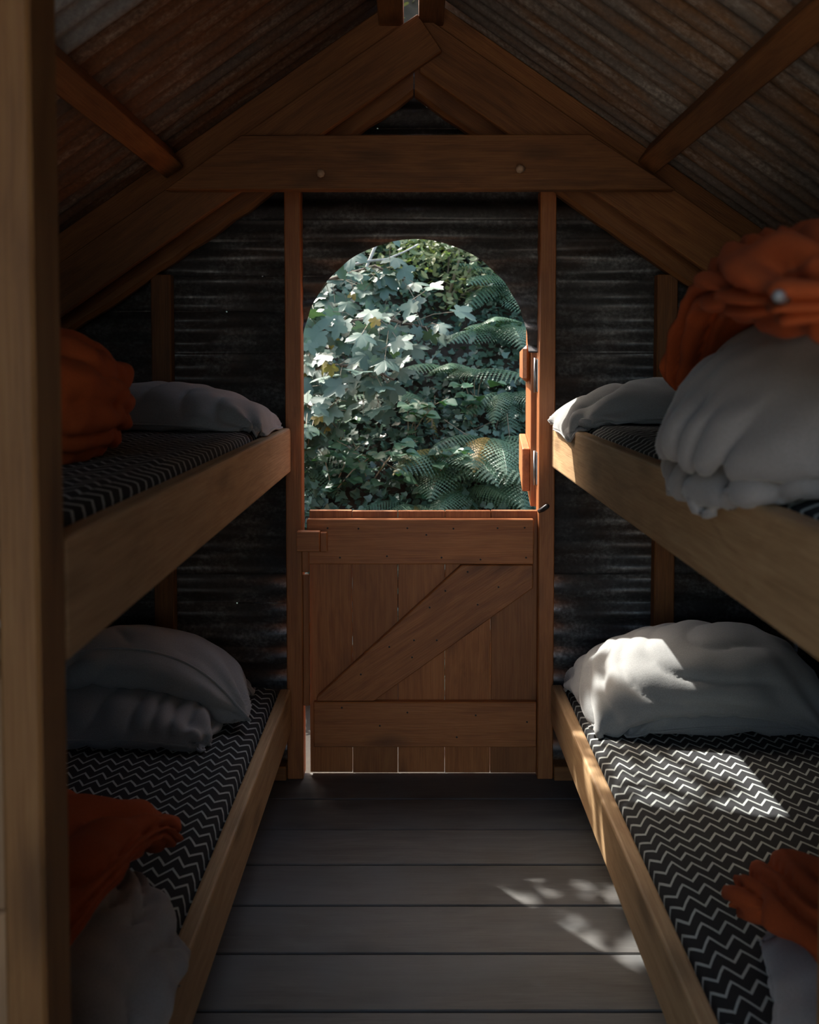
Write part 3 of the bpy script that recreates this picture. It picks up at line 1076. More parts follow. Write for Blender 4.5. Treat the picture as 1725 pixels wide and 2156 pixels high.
def bed_ground(k):
    s, x, zb, zt, mt = BUNKS[k]
    def f(X, Y):
        inside = s * X > s * x if s > 0 else X < x
        inside = (X > x) if s > 0 else (X < x)
        on_rail = inside & (np.abs(X - x) < RAIL_T)
        h = np.where(inside, mt + 0.008, -0.05 if zt < .5 else 0.0)
        return np.where(on_rail, zt + 0.002, h)
    xa, xb = (-SIDE, 0.2) if s < 0 else (-0.2, SIDE)
    return Ground(xa, xb, 0.6, 3.0, f)


G = {k: bed_ground(k) for k in BUNKS}
XL, XR = (-SIDE + 0.015, 5), (-5, SIDE - 0.015)

# pillows at the far end of each bunk
s1 = soft(0.64, 0.42, 46, 32, placer(-0.715, 2.66, 1.23, rz=0.02, rx=0.10), G['LU'], 0.0230, seed=1, xlim=XL)
soft_obj('pillow', s1, M_PILLOW, 'single grey pillow on the left upper bunk, catching light at its corner', 'pillow', group='grey pillows', seed=1.7)
s2 = soft(0.62, 0.42, 46, 32, placer(0.710, 2.67, 1.25, rz=-0.03, rx=0.10), G['RU'], 0.0215, seed=2, xlim=XR)
soft_obj('pillow', s2, M_PILLOW, 'single grey pillow on the right upper bunk, its corner in sunlight', 'pillow', group='grey pillows', seed=2.7)
s3 = soft(0.66, 0.44, 46, 32, placer(-0.825, 2.60, 0.42, rz=0.0), G['LL'], 0.0255, seed=3, xlim=XL)
G['LL'].add(s3[0])
soft_obj('pillow', s3, M_PILLOW, 'flatter grey pillow underneath the other on the left lower bunk', 'pillow', group='grey pillows', seed=3.7)
s4 = soft(0.66, 0.46, 46, 32, placer(-0.790, 2.635, 0.62, rz=0.03, rx=0.14), G['LL'], 0.0330, seed=4, xlim=XL)
soft_obj('pillow', s4, M_PILLOW, 'plump grey pillow on top of the other, left lower bunk', 'pillow', group='grey pillows', seed=4.7)
s5 = soft(0.66, 0.42, 46, 32, placer(0.880, 2.66, 0.43, rz=0.0), G['RL'], 0.0255, seed=5, xlim=XR)
G['RL'].add(s5[0])
soft_obj('pillow', s5, M_PILLOW, 'grey pillow beneath the sunlit one on the right lower bunk', 'pillow', group='grey pillows', seed=5.7)
s6 = soft(0.72, 0.46, 50, 34, placer(0.810, 2.64, 0.66, rz=-0.05, rx=0.25, ry=0.06), G['RL'], 0.0370, seed=6, xlim=XR)
soft_obj('pillow', s6, M_PILLOW, 'large grey pillow with a bright leaf-dappled sun patch, right lower bunk', 'pillow', group='grey pillows', seed=6.7)


# ------------------------------------------------------------------ folded duvets and orange covers near the camera
def folds(s, sharp=0.75):
    return abs(math.sin(math.pi * s)) ** sharp


def bundle(name, c, rad, axis_rot, nfold, amp, warp, mat, seed, power=2.4, nu=150, nv=90, label=None, cat=None, flat=None, skew=0.0):
    """Crumpled cloth bundle: a rounded body with long, rounded folds and sharp creases between them."""
    R = Euler(axis_rot).to_matrix()
    V, Fc = [], []
    for j in range(nv + 1):
        ph = -math.pi / 2 + math.pi * j / nv
        for i in range(nu):
            th = 2 * math.pi * i / nu
            cp, sp = math.cos(ph), math.sin(ph)
            e = 2.0 / power
            d = Vector((math.copysign(abs(cp * math.cos(th)) ** e, cp * math.cos(th)), math.copysign(abs(cp * math.sin(th)) ** e, cp * math.sin(th)), math.copysign(abs(sp) ** e, sp)))
            p = Vector((d.x * rad[0], d.y * rad[1], d.z * rad[2]))
            nrm = Vector((d.x / rad[0], d.y / rad[1], d.z / rad[2])).normalized()
            w = noise.noise_vector(p * warp + Vector((seed, seed * 2.3, 0)))
            w2 = noise.noise(p * warp * 2.7 + Vector((seed * 1.7, 0, seed)))
            s = (p.z / rad[2] * 0.5 + skew * p.x / rad[0]) * nfold + w.x * 1.5 + w.y * 0.5 + 0.35 * w2
            mod = 0.45 + 0.75 * (0.5 + noise.noise(p * warp * 0.8 + Vector((9, seed, 3))))
            q = p + nrm * (amp * (folds(s) - 0.65) * mod + 0.25 * amp * noise.noise(p * 26 + Vector((seed, 0, 0))))
            q += nrm * rad[2] * 0.10 * noise.noise(p * 7 + Vector((0, seed, 0)))
            q = R @ q + Vector(c)
            if flat is not None and q.z < flat: q.z = flat + (q.z - flat) * 0.06
            V.append(q)
    for j in range(nv):
        for i in range(nu):
            i2 = (i + 1) % nu
            Fc.append((j * nu + i, j * nu + i2, (j + 1) * nu + i2, (j + 1) * nu + i))
    o = mesh_obj(name, V, Fc, mat, None, smooth=True)
    if label: tag(o, label, cat)
    return o


def drape(name, path, half_w, thick, nfold, amp, mat, seed, warp=3.0, nu=110, nv=150, label=None, cat=None, tilt=0.0, group=None):
    """Bunched cloth laid along `path` (points with up vectors), with long folds that run with it."""
    P = [Vector(p) for p in path]
    V, Fc = [], []
    seg = len(P) - 1

    def pos(t):
        t = min(max(t, 0), 0.99999) * seg
        k = int(t)
        f = t - k
        p0, p1, p2, p3 = P[max(k - 1, 0)], P[k], P[k + 1], P[min(k + 2, seg)]
        return 0.5 * ((2 * p1) + (p2 - p0) * f + (2 * p0 - 5 * p1 + 4 * p2 - p3) * f * f + (3 * p1 - p0 - 3 * p2 + p3) * f ** 3)
    X = Vector((1, 0, 0))
    for j in range(nv + 1):
        t = j / nv
        c = pos(t)
        tg = (pos(t + 0.01) - pos(t - 0.01)).normalized()
        xa = (X - tg * X.dot(tg)).normalized()
        up = xa.cross(tg)
        if up.z < -0.3: up = -up
        end = min(1.0, math.sqrt(max(0.0, min(t, 1 - t)) / 0.09)) if min(t, 1 - t) < 0.09 else 1.0
        w = half_w(t) * (0.55 + 0.45 * end)
        h = thick(t) * max(0.05, end)
        for i in range(nu):
            a = 2 * math.pi * i / nu
            ca_, sa_ = math.cos(a), math.sin(a)
            flat = 1.0 if sa_ > 0 else 0.7
            loc = xa * (-ca_ * w) + up * (sa_ * h * flat)
            q0 = c + loc
            wv = noise.noise_vector(q0 * warp + Vector((seed, 0, seed)))
            nz_ = Vector((ca_ * 0.9, sa_ * 0.9, t * warp + seed))
            s = (a / math.pi) * nfold + 2.2 * noise.noise(nz_) + 0.8 * noise.noise(nz_ * 2.3) + tilt * t
            nrm = (xa * (-ca_) / max(w, .01) + up * sa_ / max(h, .01)).normalized()
            mod = 0.4 + 0.8 * (0.5 + noise.noise(q0 * warp * 0.9 + Vector((4, 4, seed))))
            k = (folds(s, 0.55) - 0.65) * amp * mod * (1.0 if sa_ > -0.5 else max(0.2, 1 + (sa_ + .5) * 1.6))
            V.append(q0 + nrm * (k + 0.30 * amp * noise.noise(Vector((q0.x * 11, q0.y * 11, q0.z * 11 + seed)))) * (0.35 + 0.65 * end))
    for j in range(nv):
        for i in range(nu):
            i2 = (i + 1) % nu
            Fc.append((j * nu + i, j * nu + i2, (j + 1) * nu + i2, (j + 1) * nu + i))
    Fc.append(tuple(range(nu))[::-1])
    Fc.append(tuple(nv * nu + i for i in range(nu)))
    o = mesh_obj(name, V, Fc, mat, None, smooth=True)
    if label: tag(o, label, cat, group)
    return o


# right upper bunk: folded duvet (two layers) with the orange cover over it
du = soft(1.14, 1.06, 62, 60, placer(0.865, 1.40, 1.27, rz=0.05), G['RU'], 0.082, seed=7, squeeze=(.76, .79), rounded=.8, push=90, crumple=0.012, xlim=XR, bend=0.10)
G['RU'].add(du[0])
d1 = soft_obj('folded_duvet', du, M_DUVET, 'puffy grey duvet folded in two on the right upper bunk, spilling over the rail', 'duvet', hem=False, seed=1.1, size=(1, 1), corner=0, fold=.026, freq=7)
du2 = soft(1.00, 0.90, 56, 52, placer(0.815, 1.38, 1.44, rz=-0.04), G['RU'], 0.056, seed=8, squeeze=(.82, .82), rounded=.8, push=90, crumple=0.012, xlim=XR, bend=0.10)
G['RU'].add(du2[0])
soft_obj('upper_fold', du2, M_DUVET, hem=False, parent=d1, seed=2.3, size=(1, 1), corner=0, fold=.024, freq=7)
oc = drape('orange_cover', [at(2150, 630, 0.80), at(1960, 620, 0.95), at(1800, 605, 1.15), at(1720, 605, 1.32), at(1660, 625, 1.50), at(1600, 690, 1.66), at(1550, 765, 1.78), at(1520, 830, 1.84)],
      lambda t: 0.17 - 0.05 * t, lambda t: 0.072 - 0.01 * t, 7.5, 0.056, M_ORANGE, 21, warp=1.2, label='burnt orange cover heaped over the duvet on the right upper bunk', cat='cover')
# the snap sits on the fold of the cover that faces the aisle
near_ = at(1622, 637, 1.0) - cam.location          # the fold's point on this line that is closest to the aisle
near_.normalize()
sp_ = min((v.co for v in oc.data.vertices if (v.co - cam.location).cross(near_).length < 0.012), key=lambda c: (c - cam.location).length).copy()
V, Fc = tube_mesh([sp_ + Vector((0.010, .012, 0)), sp_ + Vector((-.004, -.006, 0)), sp_ + Vector((-.007, -.011, .001))], [0.0065, 0.0065, 0.004], 10)
mesh_obj('snap_button', V, Fc, M_SNAP, oc, smooth=True)['label'] = 'small metal snap button'

# left upper bunk: orange bundle
bundle('orange_cover', (-0.715, 1.72, 1.255), (0.185, 0.22, 0.125), (0, 0.05, 0.1), 5.0, 0.046, 3.8, M_ORANGE, 5, flat=1.143,
       label='burnt orange cover rolled into a bundle on the left upper bunk', cat='cover', skew=0.35)

# left lower bunk: grey duvet spilling over the rail, orange cover on top
dl = soft(1.10, 0.96, 64, 58, placer(-0.815, 1.43, 0.44, rz=0.08), G['LL'], 0.062, seed=9, squeeze=(.73, .74), rounded=.8, push=90, crumple=0.012, xlim=XL, bend=0.10)
G['LL'].add(dl[0])
soft_obj('crumpled_duvet', dl, M_DUVET, 'crumpled grey duvet on the left lower bunk, bulging over its rail', 'duvet', hem=False, seed=4.4, size=(1, 1), corner=0, fold=.032, freq=9)
drape('orange_cover', [(-0.68, 1.08, 0.50), (-0.68, 1.24, 0.54), (-0.68, 1.47, 0.53), (-0.69, 1.70, 0.46), (-0.69, 1.84, 0.37)],
      lambda t: 0.215 + 0.02 * t, lambda t: 0.055, 5.0, 0.034, M_ORANGE, 33, warp=1.8, label='burnt orange cover spread over the duvet on the left lower bunk', cat='cover')

# right lower bunk: pale duvet under an orange cover
dr = soft(0.78, 0.58, 46, 40, placer(0.865, 1.33, 0.42, rz=-0.1), G['RL'], 0.026, seed=10, squeeze=(.85, .85), rounded=.6, push=80, xlim=XR, bend=0.12)
G['RL'].add(dr[0])
soft_obj('pale_duvet', dr, M_WHITE, 'pale folded duvet under the orange cover, right lower bunk', 'duvet', hem=False, seed=5.5, size=(.8, .7), corner=0, fold=.016, freq=7)
drape('orange_cover', [(0.80, 1.10, 0.47), (0.78, 1.20, 0.50), (0.755, 1.36, 0.48), (0.74, 1.50, 0.44), (0.73, 1.62, 0.37)],
      lambda t: 0.20, lambda t: 0.065, 5.0, 0.046, M_ORANGE, 44, warp=1.7, label='burnt orange cover in a heap on the right lower bunk', cat='cover')

# ------------------------------------------------------------------ outside: ground and the planted bank behind the doorway
M_SOIL = rust_mat('leaf_litter_soil', (0.022, 0.018, 0.012), (0.036, 0.026, 0.016), (0.07, 0.055, 0.036), 0.4, 0.62, 0.55, 0.75, (1, 1, 1), rough=0.95)
M_IVY = leaf_mat('ivy_leaf', (0.026, 0.064, 0.046), (0.085, 0.155, 0.11), rough=0.36, trans=0.10)
M_SYC = leaf_mat('sycamore_leaf', (0.062, 0.112, 0.088), (0.10, 0.165, 0.118), rough=0.46, trans=0.16, spec=0.35, island=False)
M_SYC_Y = leaf_mat('yellow_sycamore_leaf', (0.30, 0.20, 0.03), (0.22, 0.20, 0.05), rough=0.5, trans=0.3, island=False)
M_FERN = leaf_mat('fern_frond', (0.065, 0.14, 0.088), (0.12, 0.21, 0.12), rough=0.45, trans=0.22, island=False)
M_FERN_Y = leaf_mat('yellowing_fern_frond', (0.26, 0.22, 0.06), (0.30, 0.19, 0.04), rough=0.5, trans=0.25, island=False)
M_BRAM = leaf_mat('bramble_leaf', (0.042, 0.110, 0.062), (0.08, 0.175, 0.09), rough=0.42, trans=0.18, island=False)
M_SHRUB = leaf_mat('shrub_leaf', (0.12, 0.19, 0.09), (0.34, 0.35, 0.18), rough=0.5, trans=0.35)
M_TREE = leaf_mat('tree_leaf', (0.10, 0.14, 0.03), (0.30, 0.27, 0.07), rough=0.5, trans=0.4)
M_BARK = plain_mat('bark', (0.10, 0.075, 0.05), rough=0.85, var=0.4, scale=40)
M_STEM = plain_mat('dry_stem', (0.24, 0.20, 0.14), rough=0.8)
M_PALEBARK = plain_mat('pale_bark', (0.34, 0.33, 0.29), rough=0.8)
FRONT_Y, GROUND_Z = 3.75, -0.14


def bank_z(x, y):
    t = max(0.0, y - FRONT_Y)
    z = GROUND_Z + (1.02 * t if t < 5.2 else 1.02 * 5.2 + 0.15 * (t - 5.2))
    k = min(1.0, t / 0.5)
    z += k * (0.16 * noise.noise(Vector((x * 1.1, y * 1.1, 2.0))) + 0.09 * noise.noise(Vector((x * 2.7, y * 2.7, 5.0))))
    return z


gx = np.concatenate([np.linspace(-14, -3.2, 12), np.linspace(-3, 3, 61), np.linspace(3.2, 14, 12)])
gy = np.concatenate([np.linspace(-0.5, 3.5, 8), np.linspace(3.7, 9.2, 56), np.linspace(9.6, 18, 10)])
V = [(x, y, bank_z(x, y)) for y in gy for x in gx]
n = len(gx)
Fc = [(j * n + i, j * n + i + 1, (j + 1) * n + i + 1, (j + 1) * n + i) for j in range(len(gy) - 1) for i in range(n - 1)]
tag(mesh_obj('ground', V, Fc, M_SOIL, smooth=True), kind='structure')
# pale ground added behind the camera, unseen, to bounce light into the hut
M_BOUNCE = rust_mat('pale_bounce_ground', (0.40, 0.355, 0.30), (0.45, 0.40, 0.33), (0.52, 0.48, 0.43), 0.4, 0.62, 0.5, 0.75, (1, 1, 1), rough=0.95)
tag(mesh_obj('ground_bounce', [(-14, -16, GROUND_Z), (14, -16, GROUND_Z), (14, -0.5, GROUND_Z), (-14, -0.5, GROUND_Z)], [(0, 1, 2, 3)], M_BOUNCE), kind='structure')


def scatter_mesh(name, outline, spots, mat, parent=None, cup=0.15):
    """Many small leaves in one mesh: outline = list of (x, y); spots = list of (pos, normal, roll, size)."""
    m = len(outline)
    base = np.array([(0, 0.0, 0)] + [(x, y, cup * (x * x + 0.4 * y * y)) for x, y in outline])
    V, Fc = [], []
    for p, nrm, roll, size in spots:
        nv = Vector(nrm).normalized()
        u = nv.orthogonal().normalized()
        w = nv.cross(u)
        c, s_ = math.cos(roll), math.sin(roll)
        R = np.array([u * c + w * s_, w * c - u * s_, nv])
        k = len(V)
        V.extend((base * size @ R + np.array(p)).tolist())
        Fc.extend([(k, k + 1 + i, k + 1 + (i + 1) % m) for i in range(m)])
    return mesh_obj(name, V, Fc, mat, parent)


IVY_OUT = [(0, -0.45), (0.28, -0.5), (0.5, -0.12), (0.26, 0.08), (0.0, 0.62), (-0.26, 0.08), (-0.5, -0.12), (-0.28, -0.5)]
OVAL = [(0, -0.5), (0.2, -0.2), (0.22, 0.1), (0.0, 0.55), (-0.22, 0.1), (-0.2, -0.2)]

rs = random.Random(5)
spots = []
for k in range(36000):
    y = FRONT_Y + 0.05 + 3.3 * rs.random() ** 0.9
    x = rs.uniform(-0.30, 0.30) * y * (1.15 if rs.random() < .8 else 1.5)
    z = bank_z(x, y)
    cl = noise.noise(Vector((x * 2.0, y * 2.0, 7.0)))
    if cl < -0.34 and rs.random() < 0.6: continue
    lift = abs(rs.gauss(0, 0.06)) + max(0, cl) * 0.16
    spots.append(((x, y - lift * .6, z + lift * .7), (rs.gauss(0, .5), -0.55 + rs.gauss(0, .45), 0.75 + rs.gauss(0, .3)), rs.uniform(0, 6.28), rs.uniform(0.020, 0.052)))
tag(scatter_mesh('ivy', IVY_OUT, spots, M_IVY), 'dark glossy ivy covering the bank outside the doorway', 'ivy', kind='stuff')

# --- sycamore leaves
def lobed_leaf():
    lobes = [(-2.20, 0.55), (-1.10, 0.88), (0.0, 1.0), (1.10, 0.88), (2.20, 0.55)]
    out = []
    for k, (a, r) in enumerate(lobes):
        for da, rr in ((-0.40, 0.70), (-0.27, 0.86), (-0.20, 0.82), (0, 1.0), (0.20, 0.82), (0.27, 0.86), (0.40, 0.70)):
            out.append((r * rr * math.sin(a + da), r * rr * math.cos(a + da)))
        if k < 4:
            am = (a + lobes[k + 1][0]) / 2
            out.append((0.52 * math.sin(am), 0.52 * math.cos(am)))
    out.append((0.0, -0.14))
    return out


def leaf_mesh(name, outline, droop, fold, mat):
    V = [(0, 0, 0)]
    for x, y in outline:
        r2 = x * x + y * y
        V.append((x, y, -droop * r2 + fold * abs(x)))
    m = len(outline)
    Fc = [(0, 1 + i, 1 + (i + 1) % m) for i in range(m)]
    me = bpy.data.meshes.new(name)
    me.from_pydata(V, [], Fc)
    me.polygons.foreach_set('use_smooth', [True] * len(Fc))
    me.materials.append(mat)
    return me


SYC = [leaf_mesh('sycamore_leaf', [(x * w, y) for x, y in lobed_leaf()], dr, fo, M_SYC) for w, dr, fo in ((1.0, .22, .10), (1.08, .35, -.06), (.92, .12, .22))]
SYC_Y = [leaf_mesh('sycamore_leaf_yellow', lobed_leaf(), .3, .2, M_SYC_Y)]


def put_leaf(me, pos, tip, nrm, size, parent, name='leaf'):
    tip = Vector(tip).normalized()
    nrm = Vector(nrm)
    nrm = (nrm - tip * nrm.dot(tip)).normalized()
    xa = tip.cross(nrm)
    R = Matrix((xa, tip, nrm)).transposed().to_4x4()
    o = bpy.data.objects.new(name, me)
    o.matrix_basis = Matrix.Translation(pos) @ R @ Matrix.Diagonal((size, size, size, 1))
    col.objects.link(o)
    o.parent = parent
    o.matrix_parent_inverse = Matrix.Translation(parent.location).inverted()
    return o


def sycamore(name, root, boughs, n_leaf, label, spread, seed, size=(0.062, 0.105), cat='shrub'):
    """boughs: list of polylines; leaves hang in tiers off them on fine petioles."""
    r = random.Random(seed)
    t = tag(empty(name, root), label, cat)
    for b in boughs:
        Vb, Fb = tube_mesh(b, [0.016 - 0.011 * i / (len(b) - 1) for i in range(len(b))], 6)
        mesh_obj('branch', Vb, Fb, M_BARK, t, smooth=True)
    PV, PF = [], []
    for k in range(n_leaf):
        b = boughs[k % len(boughs)]
        f = (0.25 + 0.75 * r.random()) * (len(b) - 1)
        i = min(int(f), len(b) - 2)
        p = Vector(b[i]).lerp(Vector(b[i + 1]), f - i)
        off = Vector((r.gauss(0, spread[0]), r.gauss(-0.05, spread[1]), r.gauss(-0.03, spread[2])))
        q = p + off
        tip = Vector((off.x * 1.5 + r.gauss(0, .35), -0.55 + r.gauss(0, .3), -0.55 + r.gauss(0, .25)))
        nrm = Vector((r.gauss(0, .28), -0.55 + r.gauss(0, .25), 0.9))
        yl = r.random() < 0.05
        put_leaf(r.choice(SYC_Y if yl else SYC), q, tip, nrm, r.uniform(*size) * (0.6 if yl else 1), t)
        a, c = tube_mesh([p, (p + q) / 2 + Vector((0, 0, .015)), q], 0.0016, 3)
        kk = len(PV)
        PV += a
        PF += [tuple(v + kk for v in fc) for fc in c]
    mesh_obj('petioles', PV, PF, M_STEM, t)['kind'] = 'stuff'
    return t


A = lambda px, py, Y: at(px, py, Y)
sycamore('sycamore_sapling', (-0.95, 4.9, 0.85), [
    [(-1.05, 5.1, 0.9), A(600, 700, 4.9), A(690, 590, 4.75), A(790, 560, 4.7), A(850, 590, 4.65)],
    [(-1.05, 5.1, 0.9), A(610, 760, 4.8), A(700, 680, 4.6), A(800, 670, 4.5), A(900, 690, 4.5)],
    [(-1.05, 5.1, 0.9), A(600, 800, 4.7), A(680, 770, 4.5), A(760, 770, 4.4), A(830, 800, 4.4)],
    [(-1.05, 5.1, 0.9), A(590, 830, 4.6), A(640, 850, 4.4), A(690, 880, 4.35)],
], 260, 'broad sycamore leaves filling the left of the arched doorway', (.10, .09, .075), 3)
# a bough of the same kind hanging over the doorway, out of the photograph's view: it dapples the sunlight
def sun_back(x, z, t):
    return Vector((x - 0.58 * t, 3.0 + 0.706 * t, z + t))


ov = [[sun_back(-0.9, 1.9, 1.5), sun_back(-0.45, 1.55, 1.35), sun_back(-0.15, 1.35, 1.3), sun_back(0.05, 1.2, 1.25)],
      [sun_back(-0.9, 1.9, 1.5), sun_back(-0.5, 1.2, 1.5), sun_back(-0.2, 1.0, 1.45), sun_back(0.05, 0.93, 1.4)]]
bough = sycamore('overhanging_bough', ov[0][0], ov, 2, 'leafy sycamore bough hanging over the doorway outside', (.1, .05, .1), 8)
ro = random.Random(4)
zo = 0.84
while zo < 1.76:
    xo = -0.44
    while xo < (0.23 if zo < 1.08 else 0.20) - 0.26 * (zo - 0.95):
        if ro.random() > (0.06 if zo > 1.0 else 0.03):
            p = sun_back(xo + ro.gauss(0, .018), zo + ro.gauss(0, .018), ro.uniform(1.15, 1.6))
            put_leaf(ro.choice(SYC), p, (ro.gauss(0, .5), ro.gauss(-.3, .4), -.6), (-0.5 + ro.gauss(0, .25), 0.5 + ro.gauss(0, .25), 0.9), ro.uniform(.064, .09), bough)
        xo += 0.088
    zo += 0.088
for k in range(16):
    p = sun_back(ro.uniform(-0.42, 0.0), ro.uniform(0.88, 1.35), ro.uniform(1.7, 2.0))
    put_leaf(ro.choice(SYC), p, (ro.gauss(0, .5), ro.gauss(-.3, .4), -.6), (-0.5, 0.5, 0.9), ro.uniform(.06, .085), bough)


# --- ferns
def frond_mesh(name, L, curl, width, mat, pairs=20, seed=0):
    r = random.Random(seed)
    V, Fc = [], []
    pts = []
    for i in range(pairs + 1):
        t = i / pairs
        a = curl * t
        pts.append(Vector((0, L * (math.sin(a) / curl), L * ((1 - math.cos(a)) / curl) * -1)))
    rv, rf = tube_mesh(pts, [0.0028 * (1 - .75 * i / pairs) for i in range(pairs + 1)], 3)
    V += rv
    Fc += rf
    for i in range(2, pairs + 1):
        t = i / pairs
        w = width * L * (math.sin(math.pi * (0.13 + 0.85 * t) ** 0.85)) ** 0.9 * (1 - .15 * r.random())
        tg = (pts[i] - pts[i - 1]).normalized()
        up = tg.cross(Vector((1, 0, 0)))
        up = -up if up.z < 0 else up
        for s in (-1, 1):
            d = (Vector((s, 0, 0)) + tg * 0.45 - up * 0.18).normalized()
            side = d.cross(up).normalized()
            if side.dot(tg) < 0: side = -side
            nt = 7
            k = len(V)
            hw = L / pairs * 0.54
            for m in range(nt + 1):
                f = m / nt
                c = pts[i] + d * (w * f) - up * (w * 0.22 * f * f)
                tap = (1 - f) ** 0.75 * hw + 0.0006
                # pinnules: saw-toothed edge on both sides
                V.append(c)
                V.append(c + side * tap * 1.05 + d * (w * .05))
                V.append(c - side * tap * 0.95 + d * (w * .05))
            for m in range(nt):
                a0 = k + 3 * m
                Fc += [(a0, a0 + 3, a0 + 1), (a0, a0 + 2, a0 + 3)]
    me = bpy.data.meshes.new(name)
    me.from_pydata([tuple(v) for v in V], [], Fc)
    me.materials.append(mat)
    return me


FRONDS = [frond_mesh('fern_frond', 1.0, c, w, M_FERN, seed=i) for i, (c, w) in enumerate(((1.0, .26), (1.4, .22), (0.7, .30)))]
FROND_Y = frond_mesh('fern_frond_yellow', 1.0, 1.2, .2, M_FERN_Y, seed=9)


def fern(base, n, L, label, seed, lean=(0, -0.6, 0.5), fan=1.2, yellow=0.035, flat=0.0):
    r = random.Random(seed)
    t = tag(empty('fern', base), label, 'fern', 'ferns on the bank')
    base = Vector(base)
    for k in range(n):
        az = -math.pi / 2 + fan * ((k + 0.5) / n - 0.5) * 2 + r.gauss(0, .12)
        d = Vector((math.cos(az), math.sin(az), 0)) + Vector(lean) * 0.5
        d.z += r.gauss(0.25, 0.2) - flat
        d.normalize()
        up = Vector((r.gauss(0, .15), -0.25, 1))
        up = (up - d * up.dot(d)).normalized()
        xa = d.cross(up)
        R = Matrix((xa, d, up)).transposed().to_4x4()
        sz = L * r.uniform(0.75, 1.1)
        me = FROND_Y if r.random() < yellow else r.choice(FRONDS)
        o = bpy.data.objects.new('frond', me)
        o.matrix_basis = Matrix.Translation(base) @ R @ Matrix.Diagonal((sz, sz, sz, 1))
        col.objects.link(o)
        o.parent = t
        o.matrix_parent_inverse = Matrix.Translation(base).inverted()
    return t


def on_bank(px, py, dy=0.0):
    """Point of the bank seen at a photo position."""
    y = 3.8
    while y < 9:
        p = at(px, py, y)
        if p.z < bank_z(p.x, y) + 0.02: break
        y += 0.02
    return at(px, py, y - 0.03 + dy)


for px, py, n_, L, lab, sd, fl in (
        (1075, 610, 7, .55, 'pale green fern high on the bank by the arch, right side', 1, 0),
        (1055, 700, 7, .50, 'fern above the yellow leaves beside the open hatch', 2, .1),
        (960, 790, 4, .55, 'fern with long arching fronds in the middle of the view', 3, .1),
        (1075, 830, 6, .50, 'light green fern spreading flat halfway down by the hatch', 4, .2),
        (1030, 930, 7, .55, 'large fern low on the right of the bank', 5, .1),
        (950, 960, 8, .58, 'wide blue-green fern below the centre of the view', 6, .15),
        (1085, 985, 7, .45, 'fern just above the door top beside the lower hatch ledge', 7, .1),
        (985, 1030, 7, .40, 'small fern right above the door planks, right of centre', 8, .1),
        (655, 960, 6, .45, 'fern at the left jamb low in the doorway', 9, .1),
        (850, 830, 5, .45, 'fern under the drooping sycamore leaves', 10, .1),
        (870, 1065, 6, .32, 'tiny pale fern against the middle of the door top', 11, .0),
        (640, 800, 5, .5, 'fern at the left edge beneath the sycamore', 12, .0)):
    fern(on_bank(px, py), n_, L, lab, sd, flat=fl)

# --- brambles: three-part leaves on arching canes
BRAM = [leaf_mesh('bramble_leaf', [(x * 1.25, y) for x, y in [(0, -.5), (.2, -.42), (.36, -.18), (.38, .08), (.24, .3), (0, .6), (-.24, .3), (-.38, .08), (-.36, -.18), (-.2, -.42)]], d, f, M_BRAM) for d, f in ((.3, .25), (.1, .35))]
rb_ = random.Random(17)
for px, py, n_, lab in ((905, 1045, 16, 'bright bramble with rounded leaves above the door, centre'), (700, 1040, 15, 'bramble low in the left corner of the doorway'),
                        (860, 930, 13, 'upright bramble shoot in front of the ivy hollow'), (780, 1020, 13, 'bramble among the dark ivy above the door, left of centre'),
                        (1000, 890, 10, 'bramble sprig between the ferns on the right'), (720, 950, 12, 'bramble sprig below the lowest sycamore leaves')):
    c = on_bank(px, py)
    t = tag(empty('bramble', c), lab, 'bramble', 'brambles on the bank')
    for cn in range(3):
        d = Vector((rb_.gauss(0, .5), -0.35 + rb_.gauss(0, .2), 0.7))
        pts = [c, c + d * .14 + Vector((0, 0, .02)), c + d * .28, c + d * .40 + Vector((0, -.05, -.05))]
        Vb, Fb = tube_mesh(pts, [.003, .0026, .002, .0014], 4)
        mesh_obj('cane', Vb, Fb, M_STEM, t)
        for k in range(n_ // 3):
            f = (k + .6) / (n_ // 3) * 2.9
            i = min(int(f), 2)
            p = pts[i].lerp(pts[i + 1], f - i) + Vector((rb_.gauss(0, .03), rb_.gauss(-.02, .02), rb_.gauss(0, .02)))
            az = rb_.uniform(0, 6.28)
            for da in (-0.9, 0, 0.9):
                tip = Vector((math.cos(az + da), math.sin(az + da) - .3, -.25))
                put_leaf(rb_.choice(BRAM), p + tip * .03, tip, (rb_.gauss(0, .2), -.45, .9), rb_.uniform(.045, .075), t)

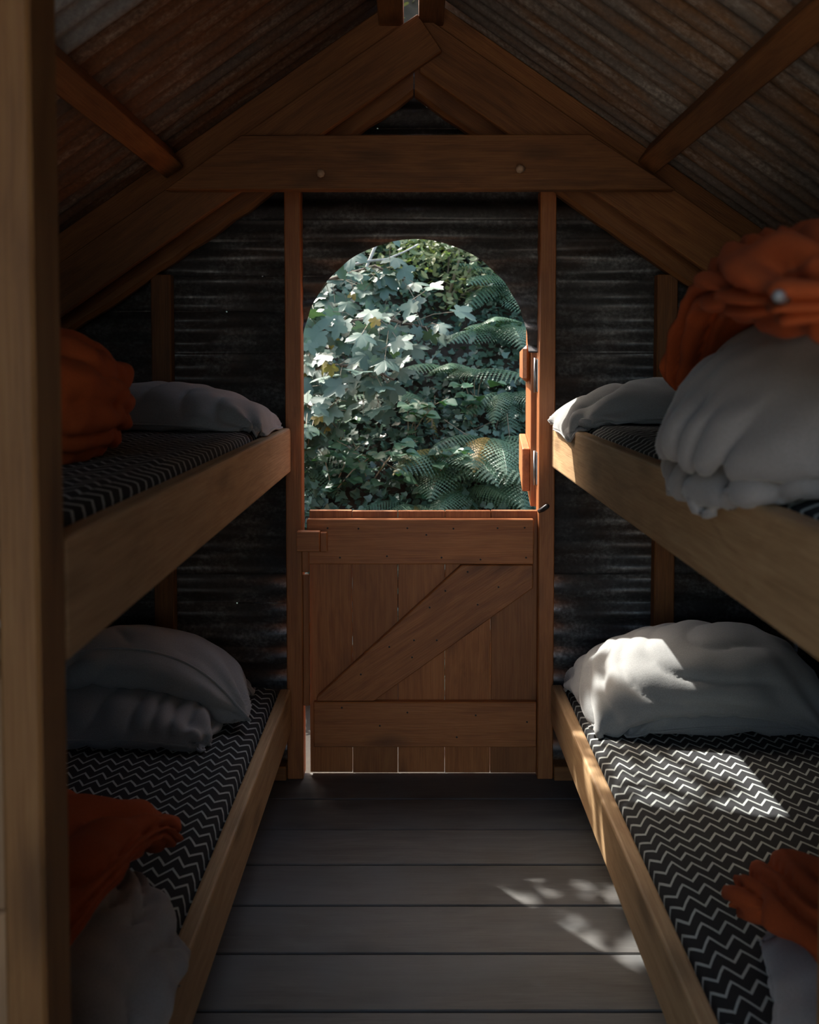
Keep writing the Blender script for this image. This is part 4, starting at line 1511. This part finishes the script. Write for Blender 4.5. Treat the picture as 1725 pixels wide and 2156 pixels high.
# --- fine-leaved shrub filling the top of the arch, with slim stems
def shrub(name, c, rx, ry, rz, n_leaf, size, mat, label, seed, outline=OVAL, cat='shrub', stems=5, trunk=0.012):
    r = random.Random(seed)
    t = tag(empty(name, c), label, cat)
    c = Vector(c)
    for k in range(stems):
        e = c + Vector((r.uniform(-.8, .8) * rx, r.uniform(-.6, .2) * ry, r.uniform(.7, 1.9) * rz))
        m = (c + e) / 2 + Vector((r.gauss(0, .06), 0, 0))
        Vb, Fb = tube_mesh([c, m, e], [trunk, trunk * .7, trunk * .25], 5)
        mesh_obj('stem', Vb, Fb, M_STEM, t, smooth=True)
    sp = []
    clump = [(r.uniform(-1, 1), r.uniform(-1, 1), r.uniform(0, 2)) for _ in range(max(6, n_leaf // 60))]
    for k in range(n_leaf):
        q = clump[k % len(clump)]
        p = c + Vector(((q[0] + r.gauss(0, .2)) * rx, (q[1] + r.gauss(0, .2)) * ry, (q[2] + r.gauss(0, .2)) * rz))
        sp.append((p, (r.gauss(0, .5), -.4 + r.gauss(0, .5), .7), r.uniform(0, 6.28), r.uniform(*size)))
    f = scatter_mesh('foliage', outline, sp, mat, t)
    f['kind'] = 'stuff'
    return t


shrub('leafy_shrub', on_bank(940, 640), .42, .25, .35, 2400, (.03, .065), M_SHRUB, 'yellow-green fine-leaved shrub under the top of the arch', 2)
shrub('leafy_shrub', on_bank(1060, 560), .4, .3, .3, 1600, (.03, .065), M_SHRUB, 'pale sunlit shrub at the upper right of the arch', 3)
shrub('leafy_shrub', on_bank(760, 540), .5, .3, .3, 1600, (.03, .06), M_SHRUB, 'speckled shrub behind the bare branches, upper left', 4)
for x, y, lab, sd in ((-0.25, 8.2, 'yellow-green tree seen through the slot at the roof apex', 5), (2.6, 9.0, 'tree on top of the bank, to the right', 6), (-3.0, 9.2, 'tree on top of the bank, to the left', 7)):
    shrub('bank_tree', (x, y, bank_z(x, y) - .05), .95, .8, 0.9, 2600, (.09, .18), M_TREE, lab, sd, cat='tree', stems=3, trunk=.07)

# --- bare branches and dry stems
for pts, r0, lab in (([A(812, 470, 5.0), A(790, 520, 4.95), A(771, 565, 4.9), A(760, 585, 4.9)], .010, 'pale bare branch slanting down at the upper left of the arch'),
                     ([A(735, 560, 4.8), A(775, 550, 4.8), A(815, 546, 4.85), A(852, 530, 4.9), A(880, 515, 5.0)], .009, 'pale bare branch lying level across the upper left of the arch')):
    Vb, Fb = tube_mesh(pts, [r0, r0 * .9, r0 * .75] + [r0 * .5] * (len(pts) - 3), 6)
    tag(mesh_obj('bare_branch', Vb, Fb, M_PALEBARK, smooth=True), lab, 'branch')
rd = random.Random(23)
for px, py in ((960, 880), (1000, 905), (1045, 905), (1010, 850), (905, 895), (915, 905), (880, 930), (760, 960), (690, 900), (850, 990), (1075, 935), (720, 1010), (1040, 960), (940, 930)):
    c = on_bank(px, py, -.05)
    d = Vector((rd.gauss(0, .5), rd.gauss(-.15, .2), rd.uniform(.5, 1)))
    L = rd.uniform(.15, .4)
    Vb, Fb = tube_mesh([c - d * L * .4, c + Vector((rd.gauss(0, .012), 0, 0)), c + d * L * .6], [.0032, .0028, .0016], 4)
    tag(mesh_obj('dry_stem', Vb, Fb, M_STEM), 'thin dry stalk sticking up from the ivy on the bank', 'stalk', 'dry stalks on the bank')
